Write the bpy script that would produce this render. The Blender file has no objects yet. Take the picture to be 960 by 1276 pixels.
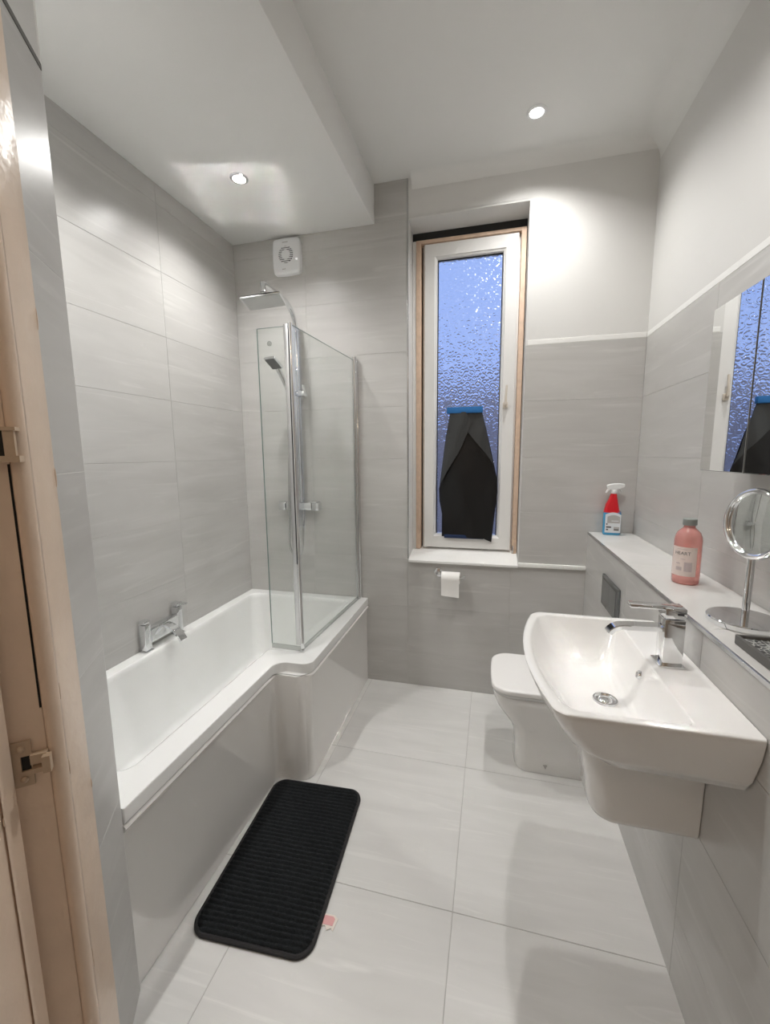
import bpy, bmesh, math, random
from mathutils import Vector, Matrix, Euler
from math import pi, sin, cos, radians, sqrt

random.seed(7)
SC = bpy.context.scene
COL = SC.collection

# ------------------------------------------------------------------ camera
CAM_H = 1.5
F_PX, YAW, PITCH, ROLL = 521.4752, 0.2512, 0.1372, -0.0101
cd = bpy.data.cameras.new('camera')
cam = bpy.data.objects.new('camera', cd)
COL.objects.link(cam)
_f = Vector((-sin(YAW) * cos(PITCH), cos(YAW) * cos(PITCH), -sin(PITCH)))
_r0 = Vector((cos(YAW), sin(YAW), 0))
_u0 = _r0.cross(_f)
_r = _r0 * cos(ROLL) + _u0 * sin(ROLL)
_u = -_r0 * sin(ROLL) + _u0 * cos(ROLL)
cam.matrix_world = Matrix(((_r.x, _u.x, -_f.x, 0), (_r.y, _u.y, -_f.y, 0), (_r.z, _u.z, -_f.z, CAM_H), (0, 0, 0, 1)))
cd.sensor_fit = 'VERTICAL'
cd.sensor_height = 24
cd.lens = F_PX / 1276 * 24
cd.clip_start = 0.02
SC.camera = cam

# ------------------------------------------------------------------ view, world, lights
SC.view_settings.view_transform = 'Standard'
SC.view_settings.look = 'None'
SC.view_settings.gamma = 1
SC.view_settings.use_curve_mapping = False
SC.view_settings.exposure = 0.0
SC.cycles.max_bounces = 14
SC.cycles.diffuse_bounces = 8
SC.cycles.glossy_bounces = 6
SC.cycles.transparent_max_bounces = 16
SC.cycles.blur_glossy = 0.0
SC.cycles.sample_clamp_indirect = 700

world = bpy.data.worlds.new('dusk_sky')
SC.world = world
world.use_nodes = True
wn = world.node_tree
wn.nodes.clear()
w_out = wn.nodes.new('ShaderNodeOutputWorld')
w_bg = wn.nodes.new('ShaderNodeBackground')
w_geo = wn.nodes.new('ShaderNodeTexCoord')
w_sep = wn.nodes.new('ShaderNodeSeparateXYZ')
w_ramp = wn.nodes.new('ShaderNodeValToRGB')
w_ramp.color_ramp.elements[0].position = 0.0
w_ramp.color_ramp.elements[0].color = (0.40, 0.53, 0.95, 1)
w_ramp.color_ramp.elements[1].position = 0.6
w_ramp.color_ramp.elements[1].color = (0.38, 0.53, 1.0, 1)
wn.links.new(w_geo.outputs['Generated'], w_sep.inputs[0])
wn.links.new(w_sep.outputs['Z'], w_ramp.inputs[0])
wn.links.new(w_ramp.outputs[0], w_bg.inputs[0])
w_bg.inputs[1].default_value = 1.0
wn.links.new(w_bg.outputs[0], w_out.inputs[0])

# unseen warm bulb added behind the doorway to light the door frame
hl = bpy.data.lights.new('added_hall_bulb', 'POINT'); hl.energy = 5.5; hl.color = (1.0, 0.81, 0.62); hl.shadow_soft_size = 0.09
hlo = bpy.data.objects.new('added_hall_bulb', hl); COL.objects.link(hlo); hlo.location = (0.05, -0.85, 2.55)

# room measures (metres)
XL, XR, XS, XB, XN, D = -1.6256, 0.7579, 0.5294, -0.7690, -0.9327, 2.5321
ZD, ZS, ZC, ZL, ZB = 2.0868, 1.0552, 3.03, 2.82, 0.5686
XBH = -0.696           # side face of the lowered ceiling
WX0, WX1, WZ0, WZ1 = -0.497, 0.16, 0.835, 2.822   # window opening
PITCH_T, Z_T0 = 0.3138, 0.217   # tile rows
E1 = Vector((-0.9327, 0.785, 0))
D1 = Vector((-0.525, 0.851, 0)).normalized()
N1 = Vector((D1.y, -D1.x, 0))
LIGHTS = [(0.156, 2.233, ZC), (0.156, 1.25, ZC), (-1.213, 1.971, ZL), (-1.213, 1.07, ZL)]
POWER = 48.0

# ------------------------------------------------------------------ materials
def new_mat(name):
    m = bpy.data.materials.new(name)
    m.use_nodes = True
    nt = m.node_tree
    return m, nt, nt.nodes['Principled BSDF']

def pmat(name, col, rough=0.5, metal=0.0, spec=0.5, coat=0.0, trans=0.0, ior=1.45, noise=0.0, nscale=20, bump=0.0, bscale=60):
    m, nt, b = new_mat(name)
    b.inputs['Base Color'].default_value = (*col, 1)
    b.inputs['Roughness'].default_value = rough
    b.inputs['Metallic'].default_value = metal
    b.inputs['Specular IOR Level'].default_value = spec
    b.inputs['Coat Weight'].default_value = coat
    b.inputs['Coat Roughness'].default_value = 0.11
    b.inputs['Transmission Weight'].default_value = trans
    b.inputs['IOR'].default_value = ior
    tc = nt.nodes.new('ShaderNodeTexCoord')
    if noise:
        n = nt.nodes.new('ShaderNodeTexNoise')
        n.inputs['Scale'].default_value = nscale
        n.inputs['Detail'].default_value = 4
        nt.links.new(tc.outputs['Object'], n.inputs['Vector'])
        mx = nt.nodes.new('ShaderNodeMix')
        mx.data_type = 'RGBA'
        mx.inputs['A'].default_value = (*[c * (1 - noise) for c in col], 1)
        mx.inputs['B'].default_value = (*[min(1, c * (1 + noise)) for c in col], 1)
        nt.links.new(n.outputs['Fac'], mx.inputs['Factor'])
        nt.links.new(mx.outputs['Result'], b.inputs['Base Color'])
    if bump:
        n2 = nt.nodes.new('ShaderNodeTexNoise')
        n2.inputs['Scale'].default_value = bscale
        n2.inputs['Detail'].default_value = 3
        nt.links.new(tc.outputs['Object'], n2.inputs['Vector'])
        bp = nt.nodes.new('ShaderNodeBump')
        bp.inputs['Strength'].default_value = bump
        bp.inputs['Distance'].default_value = 0.002
        nt.links.new(n2.outputs['Fac'], bp.inputs['Height'])
        nt.links.new(bp.outputs['Normal'], b.inputs['Normal'])
    return m

def tile_mat(name, dark, light, rough, tilt):
    """sandstone-look porcelain: soft drifting streaks, shifted per tile"""
    m, nt, b = new_mat(name)
    L = nt.links.new
    tc = nt.nodes.new('ShaderNodeTexCoord')
    oi = nt.nodes.new('ShaderNodeObjectInfo')
    off = nt.nodes.new('ShaderNodeVectorMath'); off.operation = 'SCALE'
    off.inputs[0].default_value = (17.0, 9.0, 31.0)
    L(oi.outputs['Random'], off.inputs['Scale'])
    add = nt.nodes.new('ShaderNodeVectorMath'); add.operation = 'ADD'
    L(tc.outputs['Object'], add.inputs[0]); L(off.outputs[0], add.inputs[1])
    mp = nt.nodes.new('ShaderNodeMapping')
    mp.inputs['Rotation'].default_value = (0, tilt, 0)
    mp.inputs['Scale'].default_value = (1.3, 1.0, 7.5)
    L(add.outputs[0], mp.inputs[0])
    n1 = nt.nodes.new('ShaderNodeTexNoise')
    n1.inputs['Scale'].default_value = 1.4; n1.inputs['Detail'].default_value = 5; n1.inputs['Distortion'].default_value = 0.9
    L(mp.outputs[0], n1.inputs['Vector'])
    mp2 = nt.nodes.new('ShaderNodeMapping')
    mp2.inputs['Rotation'].default_value = (0, tilt * 1.2, 0)
    mp2.inputs['Scale'].default_value = (1.0, 1.0, 16.0)
    L(add.outputs[0], mp2.inputs[0])
    n2 = nt.nodes.new('ShaderNodeTexNoise')
    n2.inputs['Scale'].default_value = 1.6; n2.inputs['Detail'].default_value = 3; n2.inputs['Distortion'].default_value = 1.6
    L(mp2.outputs[0], n2.inputs['Vector'])
    r2 = nt.nodes.new('ShaderNodeValToRGB')
    r2.color_ramp.elements[0].position = 0.60; r2.color_ramp.elements[0].color = (0, 0, 0, 1)
    r2.color_ramp.elements[1].position = 0.78; r2.color_ramp.elements[1].color = (1, 1, 1, 1)
    L(n2.outputs['Fac'], r2.inputs[0])
    r1 = nt.nodes.new('ShaderNodeValToRGB')
    r1.color_ramp.elements[0].position = 0.3; r1.color_ramp.elements[0].color = (*dark, 1)
    r1.color_ramp.elements[1].position = 0.7; r1.color_ramp.elements[1].color = (*light, 1)
    L(n1.outputs['Fac'], r1.inputs[0])
    mx = nt.nodes.new('ShaderNodeMix'); mx.data_type = 'RGBA'
    mul = nt.nodes.new('ShaderNodeMath'); mul.operation = 'MULTIPLY'; mul.inputs[1].default_value = 0.6
    L(r2.outputs[0], mul.inputs[0])
    L(mul.outputs[0], mx.inputs['Factor'])
    L(r1.outputs[0], mx.inputs['A'])
    mx.inputs['B'].default_value = (*[min(1, c * 1.18) for c in light], 1)
    L(mx.outputs['Result'], b.inputs['Base Color'])
    b.inputs['Roughness'].default_value = rough
    b.inputs['Specular IOR Level'].default_value = 0.45
    return m

M = {}
M['wall_tile'] = tile_mat('wall_tile_porcelain', (0.455, 0.447, 0.432), (0.515, 0.507, 0.492), 0.31, 0.22)
M['floor_tile'] = tile_mat('floor_tile_porcelain', (0.61, 0.605, 0.59), (0.68, 0.675, 0.66), 0.32, 0.18)
M['shelf_tile'] = tile_mat('shelf_porcelain', (0.60, 0.595, 0.575), (0.66, 0.655, 0.64), 0.22, 0.1)
M['grout'] = pmat('grout', (0.46, 0.45, 0.435), 0.9, noise=0.06, nscale=80)
M['plaster'] = pmat('white_plaster', (0.66, 0.655, 0.64), 0.75, spec=0.3, bump=0.05, bscale=90)
M['ceiling'] = pmat('ceiling_paint', (0.75, 0.75, 0.735), 0.85, spec=0.2, bump=0.04, bscale=70)
M['white_gloss'] = pmat('white_gloss_paint', (0.80, 0.80, 0.78), 0.35, noise=0.02)
M['ceramic'] = pmat('white_ceramic', (0.79, 0.785, 0.77), 0.10, coat=0.5)
M['acrylic'] = pmat('white_acrylic', (0.78, 0.785, 0.775), 0.14, coat=0.4)
M['panel'] = pmat('white_panel_acrylic', (0.83, 0.82, 0.80), 0.10, coat=0.6)
M['upvc'] = pmat('white_plastic_frame', (0.76, 0.755, 0.74), 0.3)
M['plastic'] = pmat('white_plastic', (0.78, 0.79, 0.80), 0.35)
M['chrome'] = pmat('chrome', (0.78, 0.79, 0.80), 0.07, metal=1)
M['satin'] = pmat('satin_aluminium', (0.58, 0.58, 0.58), 0.25, metal=1)
M['dark_metal'] = pmat('dark_rubber_face', (0.10, 0.10, 0.10), 0.4, noise=0.1)
M['black'] = pmat('black_gap', (0.012, 0.012, 0.012), 0.6)
M['mirror'] = pmat('mirror_silver', (0.90, 0.91, 0.91), 0.01, metal=1)
M['grey_body'] = pmat('grey_carcass', (0.55, 0.55, 0.54), 0.4)
M['cream'] = pmat('cream_old_paint', (0.72, 0.575, 0.455), 0.30, noise=0.09, nscale=14, bump=0.9, bscale=30)
M['cream_metal'] = pmat('painted_over_metal', (0.52, 0.40, 0.29), 0.4, noise=0.12, nscale=40, bump=0.3, bscale=90)
M['wood'] = pmat('bare_timber', (0.66, 0.49, 0.37), 0.6, noise=0.2, nscale=30, bump=0.3)
M['paper'] = pmat('tissue_paper', (0.86, 0.85, 0.83), 0.9, spec=0.1, bump=0.2, bscale=200)
M['card'] = pmat('brown_card', (0.42, 0.33, 0.25), 0.9)
M['black_plastic'] = pmat('black_plastic_film', (0.007, 0.007, 0.0075), 0.32, bump=0.5, bscale=25)
M['grey_plastic'] = pmat('black_film_outer', (0.038, 0.040, 0.041), 0.36, bump=0.5, bscale=25)
M['blue_tape'] = pmat('blue_masking_tape', (0.015, 0.13, 0.36), 0.7, noise=0.1, nscale=60)
M['red'] = pmat('red_plastic', (0.55, 0.012, 0.02), 0.28)
M['blue_liquid'] = pmat('blue_cleaner', (0.06, 0.30, 0.52), 0.2, coat=0.3)
M['label'] = pmat('label_paper', (0.66, 0.69, 0.72), 0.5)
M['label_grey'] = pmat('label_grey_print', (0.40, 0.39, 0.38), 0.5)
M['ink'] = pmat('dark_ink', (0.06, 0.06, 0.065), 0.6)
M['pink'] = pmat('pink_liquid', (0.86, 0.42, 0.38), 0.10, coat=0.4, trans=0.6, ior=1.35)
M['pink_label'] = pmat('pale_pink_label', (0.72, 0.62, 0.58), 0.55)
M['label_dim'] = pmat('faint_grey_print', (0.52, 0.44, 0.44), 0.6)
M['cap_grey'] = pmat('grey_green_cap', (0.27, 0.295, 0.28), 0.4)
M['pewter'] = pmat('dark_grey_tray', (0.115, 0.112, 0.105), 0.45)
M['mat_pile'] = pmat('black_chenille', (0.017, 0.019, 0.0205), 0.95, spec=0.15, noise=0.35, nscale=140, bump=1.0, bscale=260)
M['mat_edge'] = pmat('black_binding', (0.022, 0.021, 0.022), 0.8, noise=0.2, nscale=200)
M['tag_pink'] = pmat('pink_print', (0.72, 0.38, 0.38), 0.7)
M['tag_white'] = pmat('cream_tag', (0.75, 0.69, 0.63), 0.8)
M['hall'] = pmat('hall_wall_paint', (0.52, 0.44, 0.37), 0.8, noise=0.03)
M['outside'] = pmat('outside_render', (0.34, 0.28, 0.25), 0.9, noise=0.4, nscale=1.2)

def glass_pane_mat(name, tint, refl):
    m = bpy.data.materials.new(name); m.use_nodes = True
    nt = m.node_tree; nt.nodes.clear(); L = nt.links.new
    o = nt.nodes.new('ShaderNodeOutputMaterial')
    t = nt.nodes.new('ShaderNodeBsdfTransparent'); t.inputs[0].default_value = (*tint, 1)
    g = nt.nodes.new('ShaderNodeBsdfGlossy'); g.inputs['Roughness'].default_value = 0.01
    lw = nt.nodes.new('ShaderNodeLayerWeight'); lw.inputs[0].default_value = 0.5
    pw = nt.nodes.new('ShaderNodeMath'); pw.operation = 'POWER'; pw.inputs[1].default_value = 4.5
    fr = nt.nodes.new('ShaderNodeMath'); fr.operation = 'MULTIPLY_ADD'
    fr.inputs[1].default_value = refl; fr.inputs[2].default_value = 0.03
    L(lw.outputs['Facing'], pw.inputs[0]); L(pw.outputs[0], fr.inputs[0])
    mx = nt.nodes.new('ShaderNodeMixShader')
    L(fr.outputs[0], mx.inputs[0]); L(t.outputs[0], mx.inputs[1]); L(g.outputs[0], mx.inputs[2]); L(mx.outputs[0], o.inputs[0])
    return m
M['glass'] = glass_pane_mat('clear_shower_glass', (0.972, 0.984, 0.978), 0.7)
M['glass_edge'] = pmat('glass_edge_green', (0.20, 0.27, 0.25), 0.1, coat=0.5)
M['seal'] = glass_pane_mat('clear_rubber_seal', (0.80, 0.81, 0.80), 0.6)

def frosted():
    m, nt, b = new_mat('flower_pattern_glass')
    L = nt.links.new
    b.inputs['Base Color'].default_value = (0.90, 0.94, 1.0, 1)
    b.inputs['Transmission Weight'].default_value = 1
    b.inputs['Roughness'].default_value = 0.17
    b.inputs['IOR'].default_value = 1.45
    tc = nt.nodes.new('ShaderNodeTexCoord')
    v = nt.nodes.new('ShaderNodeTexVoronoi'); v.inputs['Scale'].default_value = 30
    L(tc.outputs['Object'], v.inputs['Vector'])
    s = nt.nodes.new('ShaderNodeMath'); s.operation = 'SINE'
    k = nt.nodes.new('ShaderNodeMath'); k.operation = 'MULTIPLY'; k.inputs[1].default_value = 15
    L(v.outputs['Distance'], k.inputs[0]); L(k.outputs[0], s.inputs[0])
    bp = nt.nodes.new('ShaderNodeBump'); bp.inputs['Strength'].default_value = 0.9; bp.inputs['Distance'].default_value = 0.0010
    L(s.outputs[0], bp.inputs['Height']); L(bp.outputs['Normal'], b.inputs['Normal'])
    return m
M['frosted'] = frosted()

def emis(name, strength, col=(1, 0.97, 0.92)):
    m = bpy.data.materials.new(name); m.use_nodes = True
    b = m.node_tree.nodes['Principled BSDF']
    b.inputs['Base Color'].default_value = (0.9, 0.9, 0.9, 1)
    b.inputs['Emission Color'].default_value = (*col, 1)
    b.inputs['Emission Strength'].default_value = strength
    return m
M['lamp'] = emis('lamp_lens', 14)
M['led'] = emis('indicator_led', 1.5, (0.95, 0.97, 1))

# ------------------------------------------------------------------ mesh helpers
def link(name, me, mat=None, parent=None, loc=None, rot=None, kind=None):
    o = bpy.data.objects.new(name, me)
    COL.objects.link(o)
    if mat is not None and hasattr(me, 'materials') and len(me.materials) == 0:
        me.materials.append(mat)
    if parent is not None:
        o.parent = parent
    if loc is not None:
        o.location = loc
    if rot is not None:
        o.rotation_euler = rot
    if kind:
        o['kind'] = kind
    return o

def finish(name, bm, mat, parent=None, origin=None, kind=None, smooth=True, angle=35):
    """bmesh in world coordinates -> one mesh object, stored relative to its thing's base"""
    bmesh.ops.recalc_face_normals(bm, faces=bm.faces)
    if origin is None:
        origin = parent.get('_base') if parent is not None and '_base' in parent else (0, 0, 0)
    og = Vector(origin)
    if parent is not None:
        for v in bm.verts:
            v.co -= og
    me = bpy.data.meshes.new(name)
    for f in bm.faces:
        f.smooth = smooth
    bm.to_mesh(me); bm.free()
    if smooth:
        me.set_sharp_from_angle(angle=radians(angle))
    return link(name, me, mat, parent, kind=kind)

def thing(name, label, cat, base, group=None, kind=None):
    o = bpy.data.objects.new(name, None)
    COL.objects.link(o)
    o.empty_display_size = 0.05
    o.location = base
    o['_base'] = list(base)
    if label: o['label'] = label
    if cat: o['category'] = cat
    if group: o['group'] = group
    if kind: o['kind'] = kind
    return o

def struct(name, label=None, base=(0, 0, 0)):
    o = thing(name, None, None, base, kind='structure')
    if label: o['label'] = label
    return o

def add_box(bm, lo, hi, bevel=0.0, seg=2, mat=None):
    lo = Vector(lo); hi = Vector(hi)
    c = (lo + hi) / 2; s = hi - lo
    t = bmesh.new()
    bmesh.ops.create_cube(t, size=1)
    for v in t.verts:
        v.co = Vector((v.co.x * s.x, v.co.y * s.y, v.co.z * s.z))
    if bevel > 0:
        bmesh.ops.bevel(t, geom=t.edges[:], offset=min(bevel, min(s) * 0.49), segments=seg, affect='EDGES', profile=0.5)
    Mx = Matrix.Translation(c) if mat is None else Matrix.Translation(c) @ mat
    for v in t.verts:
        v.co = Mx @ v.co
    merge(bm, t)

def merge(bm, t):
    me = bpy.data.meshes.new('tmp')
    t.to_mesh(me); t.free()
    bm.from_mesh(me)
    bpy.data.meshes.remove(me)

def box(lo, hi, bevel=0.0, seg=2):
    bm = bmesh.new(); add_box(bm, lo, hi, bevel, seg); return bm

def frame_axes(d):
    d = d.normalized()
    a = Vector((0, 0, 1)) if abs(d.z) < 0.9 else Vector((1, 0, 0))
    u = d.cross(a).normalized()
    return u, u.cross(d).normalized()

def add_tube(bm, pts, r, n=12, cap=True):
    pts = [Vector(p) for p in pts]
    rr = r if isinstance(r, (list, tuple)) else [r] * len(pts)
    rings = []
    pu = None
    for i, p in enumerate(pts):
        d = (pts[min(i + 1, len(pts) - 1)] - pts[max(i - 1, 0)]).normalized()
        if pu is None:
            u, w = frame_axes(d)
        else:
            u = (pu - d * pu.dot(d)).normalized(); w = d.cross(u)
        pu = u
        w = d.cross(u)
        rings.append([bm.verts.new(p + (u * cos(2 * pi * k / n) + w * sin(2 * pi * k / n)) * rr[i]) for k in range(n)])
    for a, b in zip(rings, rings[1:]):
        for k in range(n):
            bm.faces.new((a[k], a[(k + 1) % n], b[(k + 1) % n], b[k]))
    if cap:
        bm.faces.new(rings[0][::-1]); bm.faces.new(rings[-1])

def tube(pts, r, n=12):
    bm = bmesh.new(); add_tube(bm, pts, r, n); return bm

def add_loft(bm, rings, cap0=True, cap1=True):
    vs = [[bm.verts.new(p) for p in ring] for ring in rings]
    n = len(vs[0])
    for a, b in zip(vs, vs[1:]):
        for k in range(n):
            bm.faces.new((a[k], a[(k + 1) % n], b[(k + 1) % n], b[k]))
    if cap0: bm.faces.new(vs[0][::-1])
    if cap1: bm.faces.new(vs[-1])

def add_lathe(bm, prof, c, n=32, axis='z', mat=None):
    """profile [(radius, height)] turned about an axis through c"""
    c = Vector(c)
    R = mat if mat is not None else {'z': Matrix.Identity(3), 'y': Matrix.Rotation(pi / 2, 3, 'X'), 'x': Matrix.Rotation(pi / 2, 3, 'Y')}[axis]
    rings = []
    for r, h in prof:
        rings.append([c + R @ Vector((max(r, 1e-5) * cos(2 * pi * k / n), max(r, 1e-5) * sin(2 * pi * k / n), h)) for k in range(n)])
    add_loft(bm, rings)

def lathe(prof, c, n=32, axis='z', mat=None):
    bm = bmesh.new(); add_lathe(bm, prof, c, n, axis, mat); return bm

def rpoly(corners, r, n=6, m=1):
    """polygon (ccw or cw, list of (x,y)) with rounded corners; r one radius or a list"""
    out = []
    N = len(corners)
    for i in range(N):
        p = Vector(corners[i]).to_2d() if len(corners[i]) > 2 else Vector(corners[i])
        a = Vector(corners[i - 1]); b = Vector(corners[(i + 1) % N])
        ri = r[i] if isinstance(r, (list, tuple)) else r
        u = (a - p).normalized(); v = (b - p).normalized()
        ang = u.angle(v)
        t = ri / math.tan(ang / 2)
        t = min(t, (a - p).length * 0.49, (b - p).length * 0.49)
        ri2 = t * math.tan(ang / 2)
        c = p + (u + v).normalized() * (ri2 / sin(ang / 2))
        s0 = p + u * t - c; s1 = p + v * t - c
        for k in range(n + 1):
            f = k / n
            th = s0.angle_signed(s1) * -1
            q = Matrix.Rotation(th * f, 2) @ s0
            out.append(c + q)
    # extra points along straight edges
    if m > 1:
        res = []
        for i in range(N):
            seg = out[i * (n + 1):(i + 1) * (n + 1)]
            res += seg
            a = seg[-1]; b = out[((i + 1) % N) * (n + 1)]
            for k in range(1, m):
                res.append(a.lerp(b, k / m))
        out = res
    return out

def prism(poly, z0, z1, bevel=0.0):
    bm = bmesh.new()
    add_loft(bm, [[Vector((p[0], p[1], z0)) for p in poly], [Vector((p[0], p[1], z1)) for p in poly]])
    if bevel:
        es = [e for e in bm.edges if abs(e.verts[0].co.z - e.verts[1].co.z) < 1e-6]
        bmesh.ops.bevel(bm, geom=es, offset=bevel, segments=2, affect='EDGES', profile=0.5)
    return bm

def text_mesh(body, size):
    cu = bpy.data.curves.new('lettering', 'FONT')
    cu.body = body; cu.size = size; cu.align_x = 'CENTER'; cu.align_y = 'CENTER'; cu.extrude = 0.0002
    cu.resolution_u = 3
    to = bpy.data.objects.new('lettering', cu)
    COL.objects.link(to)
    dg = bpy.context.evaluated_depsgraph_get()
    dg.update()
    me = bpy.data.meshes.new_from_object(to.evaluated_get(dg))
    bpy.data.objects.remove(to); bpy.data.curves.remove(cu)
    bm = bmesh.new(); bm.from_mesh(me); bpy.data.meshes.remove(me)
    return bm

# ------------------------------------------------------------------ tiles
_tile_cache = {}
def tile_mesh(w, h, mat, th=0.0055):
    key = (round(w, 4), round(h, 4), mat.name)
    if key not in _tile_cache:
        bm = box((-w / 2, 0, -h / 2), (w / 2, th, h / 2), 0.0009, 1)
        me = bpy.data.meshes.new('tile')
        bm.to_mesh(me); bm.free()
        me.materials.append(mat)
        _tile_cache[key] = me
    return _tile_cache[key]

def tile_field(parent, origin, udir, rot, us, zs, mat, gap=0.0010, frame='wall', jitter=0.0003):
    """tiles between the joints us (along udir) and zs (up); rot turns a tile facing -y to the wall"""
    for a, b in zip(us, us[1:]):
        for c, d in zip(zs, zs[1:]):
            w = b - a - gap; h = d - c - gap
            if w < 0.01 or h < 0.01: continue
            me = tile_mesh(w, h, mat)
            um = (a + b) / 2; zm = (c + d) / 2
            p = Vector(origin) + Vector(udir) * um
            p = p + (Vector((0, 0, zm)) if frame == 'wall' else Vector((0, zm, 0)))
            nrm = Euler(rot).to_matrix() @ Vector((0, -1, 0))
            p += nrm * random.uniform(-jitter, 0)
            link('tile', me, None, parent, p, rot)

def rows(z0, z1, pitch=PITCH_T, start=Z_T0):
    js = [start + pitch * k for k in range(-2, 12)]
    return [z0] + [j for j in js if z0 + 0.03 < j < z1 - 0.03] + [z1]

# ------------------------------------------------------------------ setting: floor
floor = struct('floor')
finish('floor_bed', box((-1.8, -1.3, -0.12), (0.95, D + 0.3, -0.0016)), M['grout'], floor, smooth=False)
fx = [-1.63, -1.412, -0.752, -0.092, 0.568, 0.76]
fy = [-1.2, -0.781, -0.121, 0.541, 1.203, 1.865, D + 0.006]
tile_field(floor, (0, 0, 0), (1, 0, 0), (-pi / 2, 0, 0), fx, fy, M['floor_tile'], 0.0022, 'floor', 0.0)

# ------------------------------------------------------------------ setting: ceiling with lowered part
ceil = struct('ceiling')
finish('main_ceiling', box((XBH - 0.02, -1.3, ZC), (XR + 0.1, D + 0.3, ZC + 0.12)), M['ceiling'], ceil, smooth=False)
finish('lowered_ceiling', box((XL - 0.1, -1.3, ZL), (XBH, D + 0.3, ZC + 0.12), 0.004, 2), M['ceiling'], ceil)
bm = bmesh.new()
prof = []
rc = 0.11
for k in range(9):
    a = k / 8 * pi / 2
    prof.append((XR + 0.0035 - rc + rc * cos(a), ZC - 0.0005 - rc + rc * sin(a)))
prof.append((XR + 0.03, ZC + 0.03))
add_loft(bm, [[Vector((x, -1.3, z)) for x, z in prof], [Vector((x, D + 0.02, z)) for x, z in prof]])
finish('cove', bm, M['ceiling'], ceil)
bm = bmesh.new()
rc = 0.06
prof = []
for k in range(9):
    a = k / 8 * pi / 2
    prof.append((D + 0.0035 - rc + rc * cos(a), ZC - 0.0005 - rc + rc * sin(a)))
prof.append((D + 0.05, ZC + 0.03))
add_loft(bm, [[Vector((WX0 + 0.02, y, z)) for y, z in prof], [Vector((XR + 0.02, y, z)) for y, z in prof]])
finish('cove', bm, M['ceiling'], ceil)

# ------------------------------------------------------------------ setting: back wall
G = 0.0016     # grout plane lies this far behind the tile face
wb = struct('wall_back')
bm = bmesh.new()
Y0, Y1 = D + G, D + 0.3
add_box(bm, (XL - 0.1, Y0, 0), (WX0 - 0.012, Y1, ZC + 0.02))
add_box(bm, (WX0 - 0.012, Y0, 0), (XR + 0.1, Y1, WZ0 - 0.002))
add_box(bm, (WX1 + 0.012, Y0, WZ0 - 0.002), (XR + 0.1, Y1, ZD))
finish('grout_bed', bm, M['grout'], wb, smooth=False)
bm = bmesh.new()
add_box(bm, (WX0 - 0.012, D + 0.004, WZ1 + 0.01), (WX1 + 0.012, Y1, ZC + 0.02))
add_box(bm, (WX1 + 0.012, D + 0.004, ZD), (XR + 0.1, Y1, ZC + 0.02))
finish('plaster', bm, M['plaster'], wb, smooth=False)
# plastered reveal of the window opening
bm = bmesh.new()
add_box(bm, (WX0 - 0.012, D + 0.001, WZ0), (WX0, Y1, WZ1))
finish('reveal', bm, M['plaster'], wb, smooth=False)
bm = bmesh.new()
add_box(bm, (WX1, D + 0.004, WZ0 + 0.01), (WX1 + 0.012, Y1, WZ1))
finish('reveal', bm, M['plaster'], wb, smooth=False)
bm = bmesh.new()
# head of the opening falls towards the frame
add_loft(bm, [[Vector((x, D + 0.004, WZ1)), Vector((x, D + 0.004, WZ1 + 0.012)), Vector((x, Y1, WZ1 + 0.012)), Vector((x, Y1, WZ1 - 0.04))] for x in (WX0 - 0.012, WX1 + 0.012)])
finish('reveal', bm, M['plaster'], wb, smooth=False)
tz = [0, 0.217, 0.531, 0.845, 1.159, 1.472, 1.785, 2.099, 2.411, 2.725]
tile_field(wb, (0, D, 0), (1, 0, 0), (0, 0, 0), [XL, -1.14, WX0 - 0.008], tz + [ZL], M['wall_tile'])
tile_field(wb, (0, D, 0), (1, 0, 0), (0, 0, 0), [XBH, WX0 - 0.008], [ZL, ZC], M['wall_tile'])
tile_field(wb, (0, D, 0), (1, 0, 0), (0, 0, 0), [WX0 - 0.008, 0.12, XS], [0, 0.217, 0.531, WZ0 - 0.003], M['wall_tile'])
tile_field(wb, (0, D, 0), (1, 0, 0), (0, 0, 0), [WX1 + 0.002, XR], [WZ0 + 0.024, 1.159, 1.472, 1.785, ZD], M['wall_tile'])

# ------------------------------------------------------------------ setting: left wall
wl = struct('wall_left')
finish('grout_bed', box((XL - 0.1, 0.6, 0), (XL - G, D + 0.3, ZL)), M['grout'], wl, smooth=False)
tile_field(wl, (XL, 0, 0), (0, 1, 0), (0, 0, pi / 2), [0.787, 1.25, 1.888, D], tz + [ZL], M['wall_tile'])

# ------------------------------------------------------------------ setting: right wall (upper) and boxed-out lower wall
wr = struct('wall_right')
finish('grout_bed', box((XR + G, -1.3, 0), (XR + 0.1, D + 0.3, ZD)), M['grout'], wr, smooth=False)
finish('plaster', box((XR + 0.004, -1.3, ZD), (XR + 0.1, D + 0.3, ZC + 0.02)), M['plaster'], wr, smooth=False)
ry = [-1.2, -0.70, -0.08, 0.55, 1.18, 1.81, D]
tile_field(wr, (XR, 0, 0), (0, 1, 0), (0, 0, -pi / 2), ry, [ZS - 0.012, 1.159, 1.472, 1.785, ZD], M['wall_tile'])
wx = struct('wall_right_lower')
finish('grout_bed', box((XS + G, -1.3, 0), (XR + G, D + G, ZS - 0.014)), M['grout'], wx, smooth=False)
tile_field(wx, (XS, 0, 0), (0, 1, 0), (0, 0, -pi / 2), ry, [0, 0.217, 0.531, 0.845, ZS - 0.014], M['wall_tile'])

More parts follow.
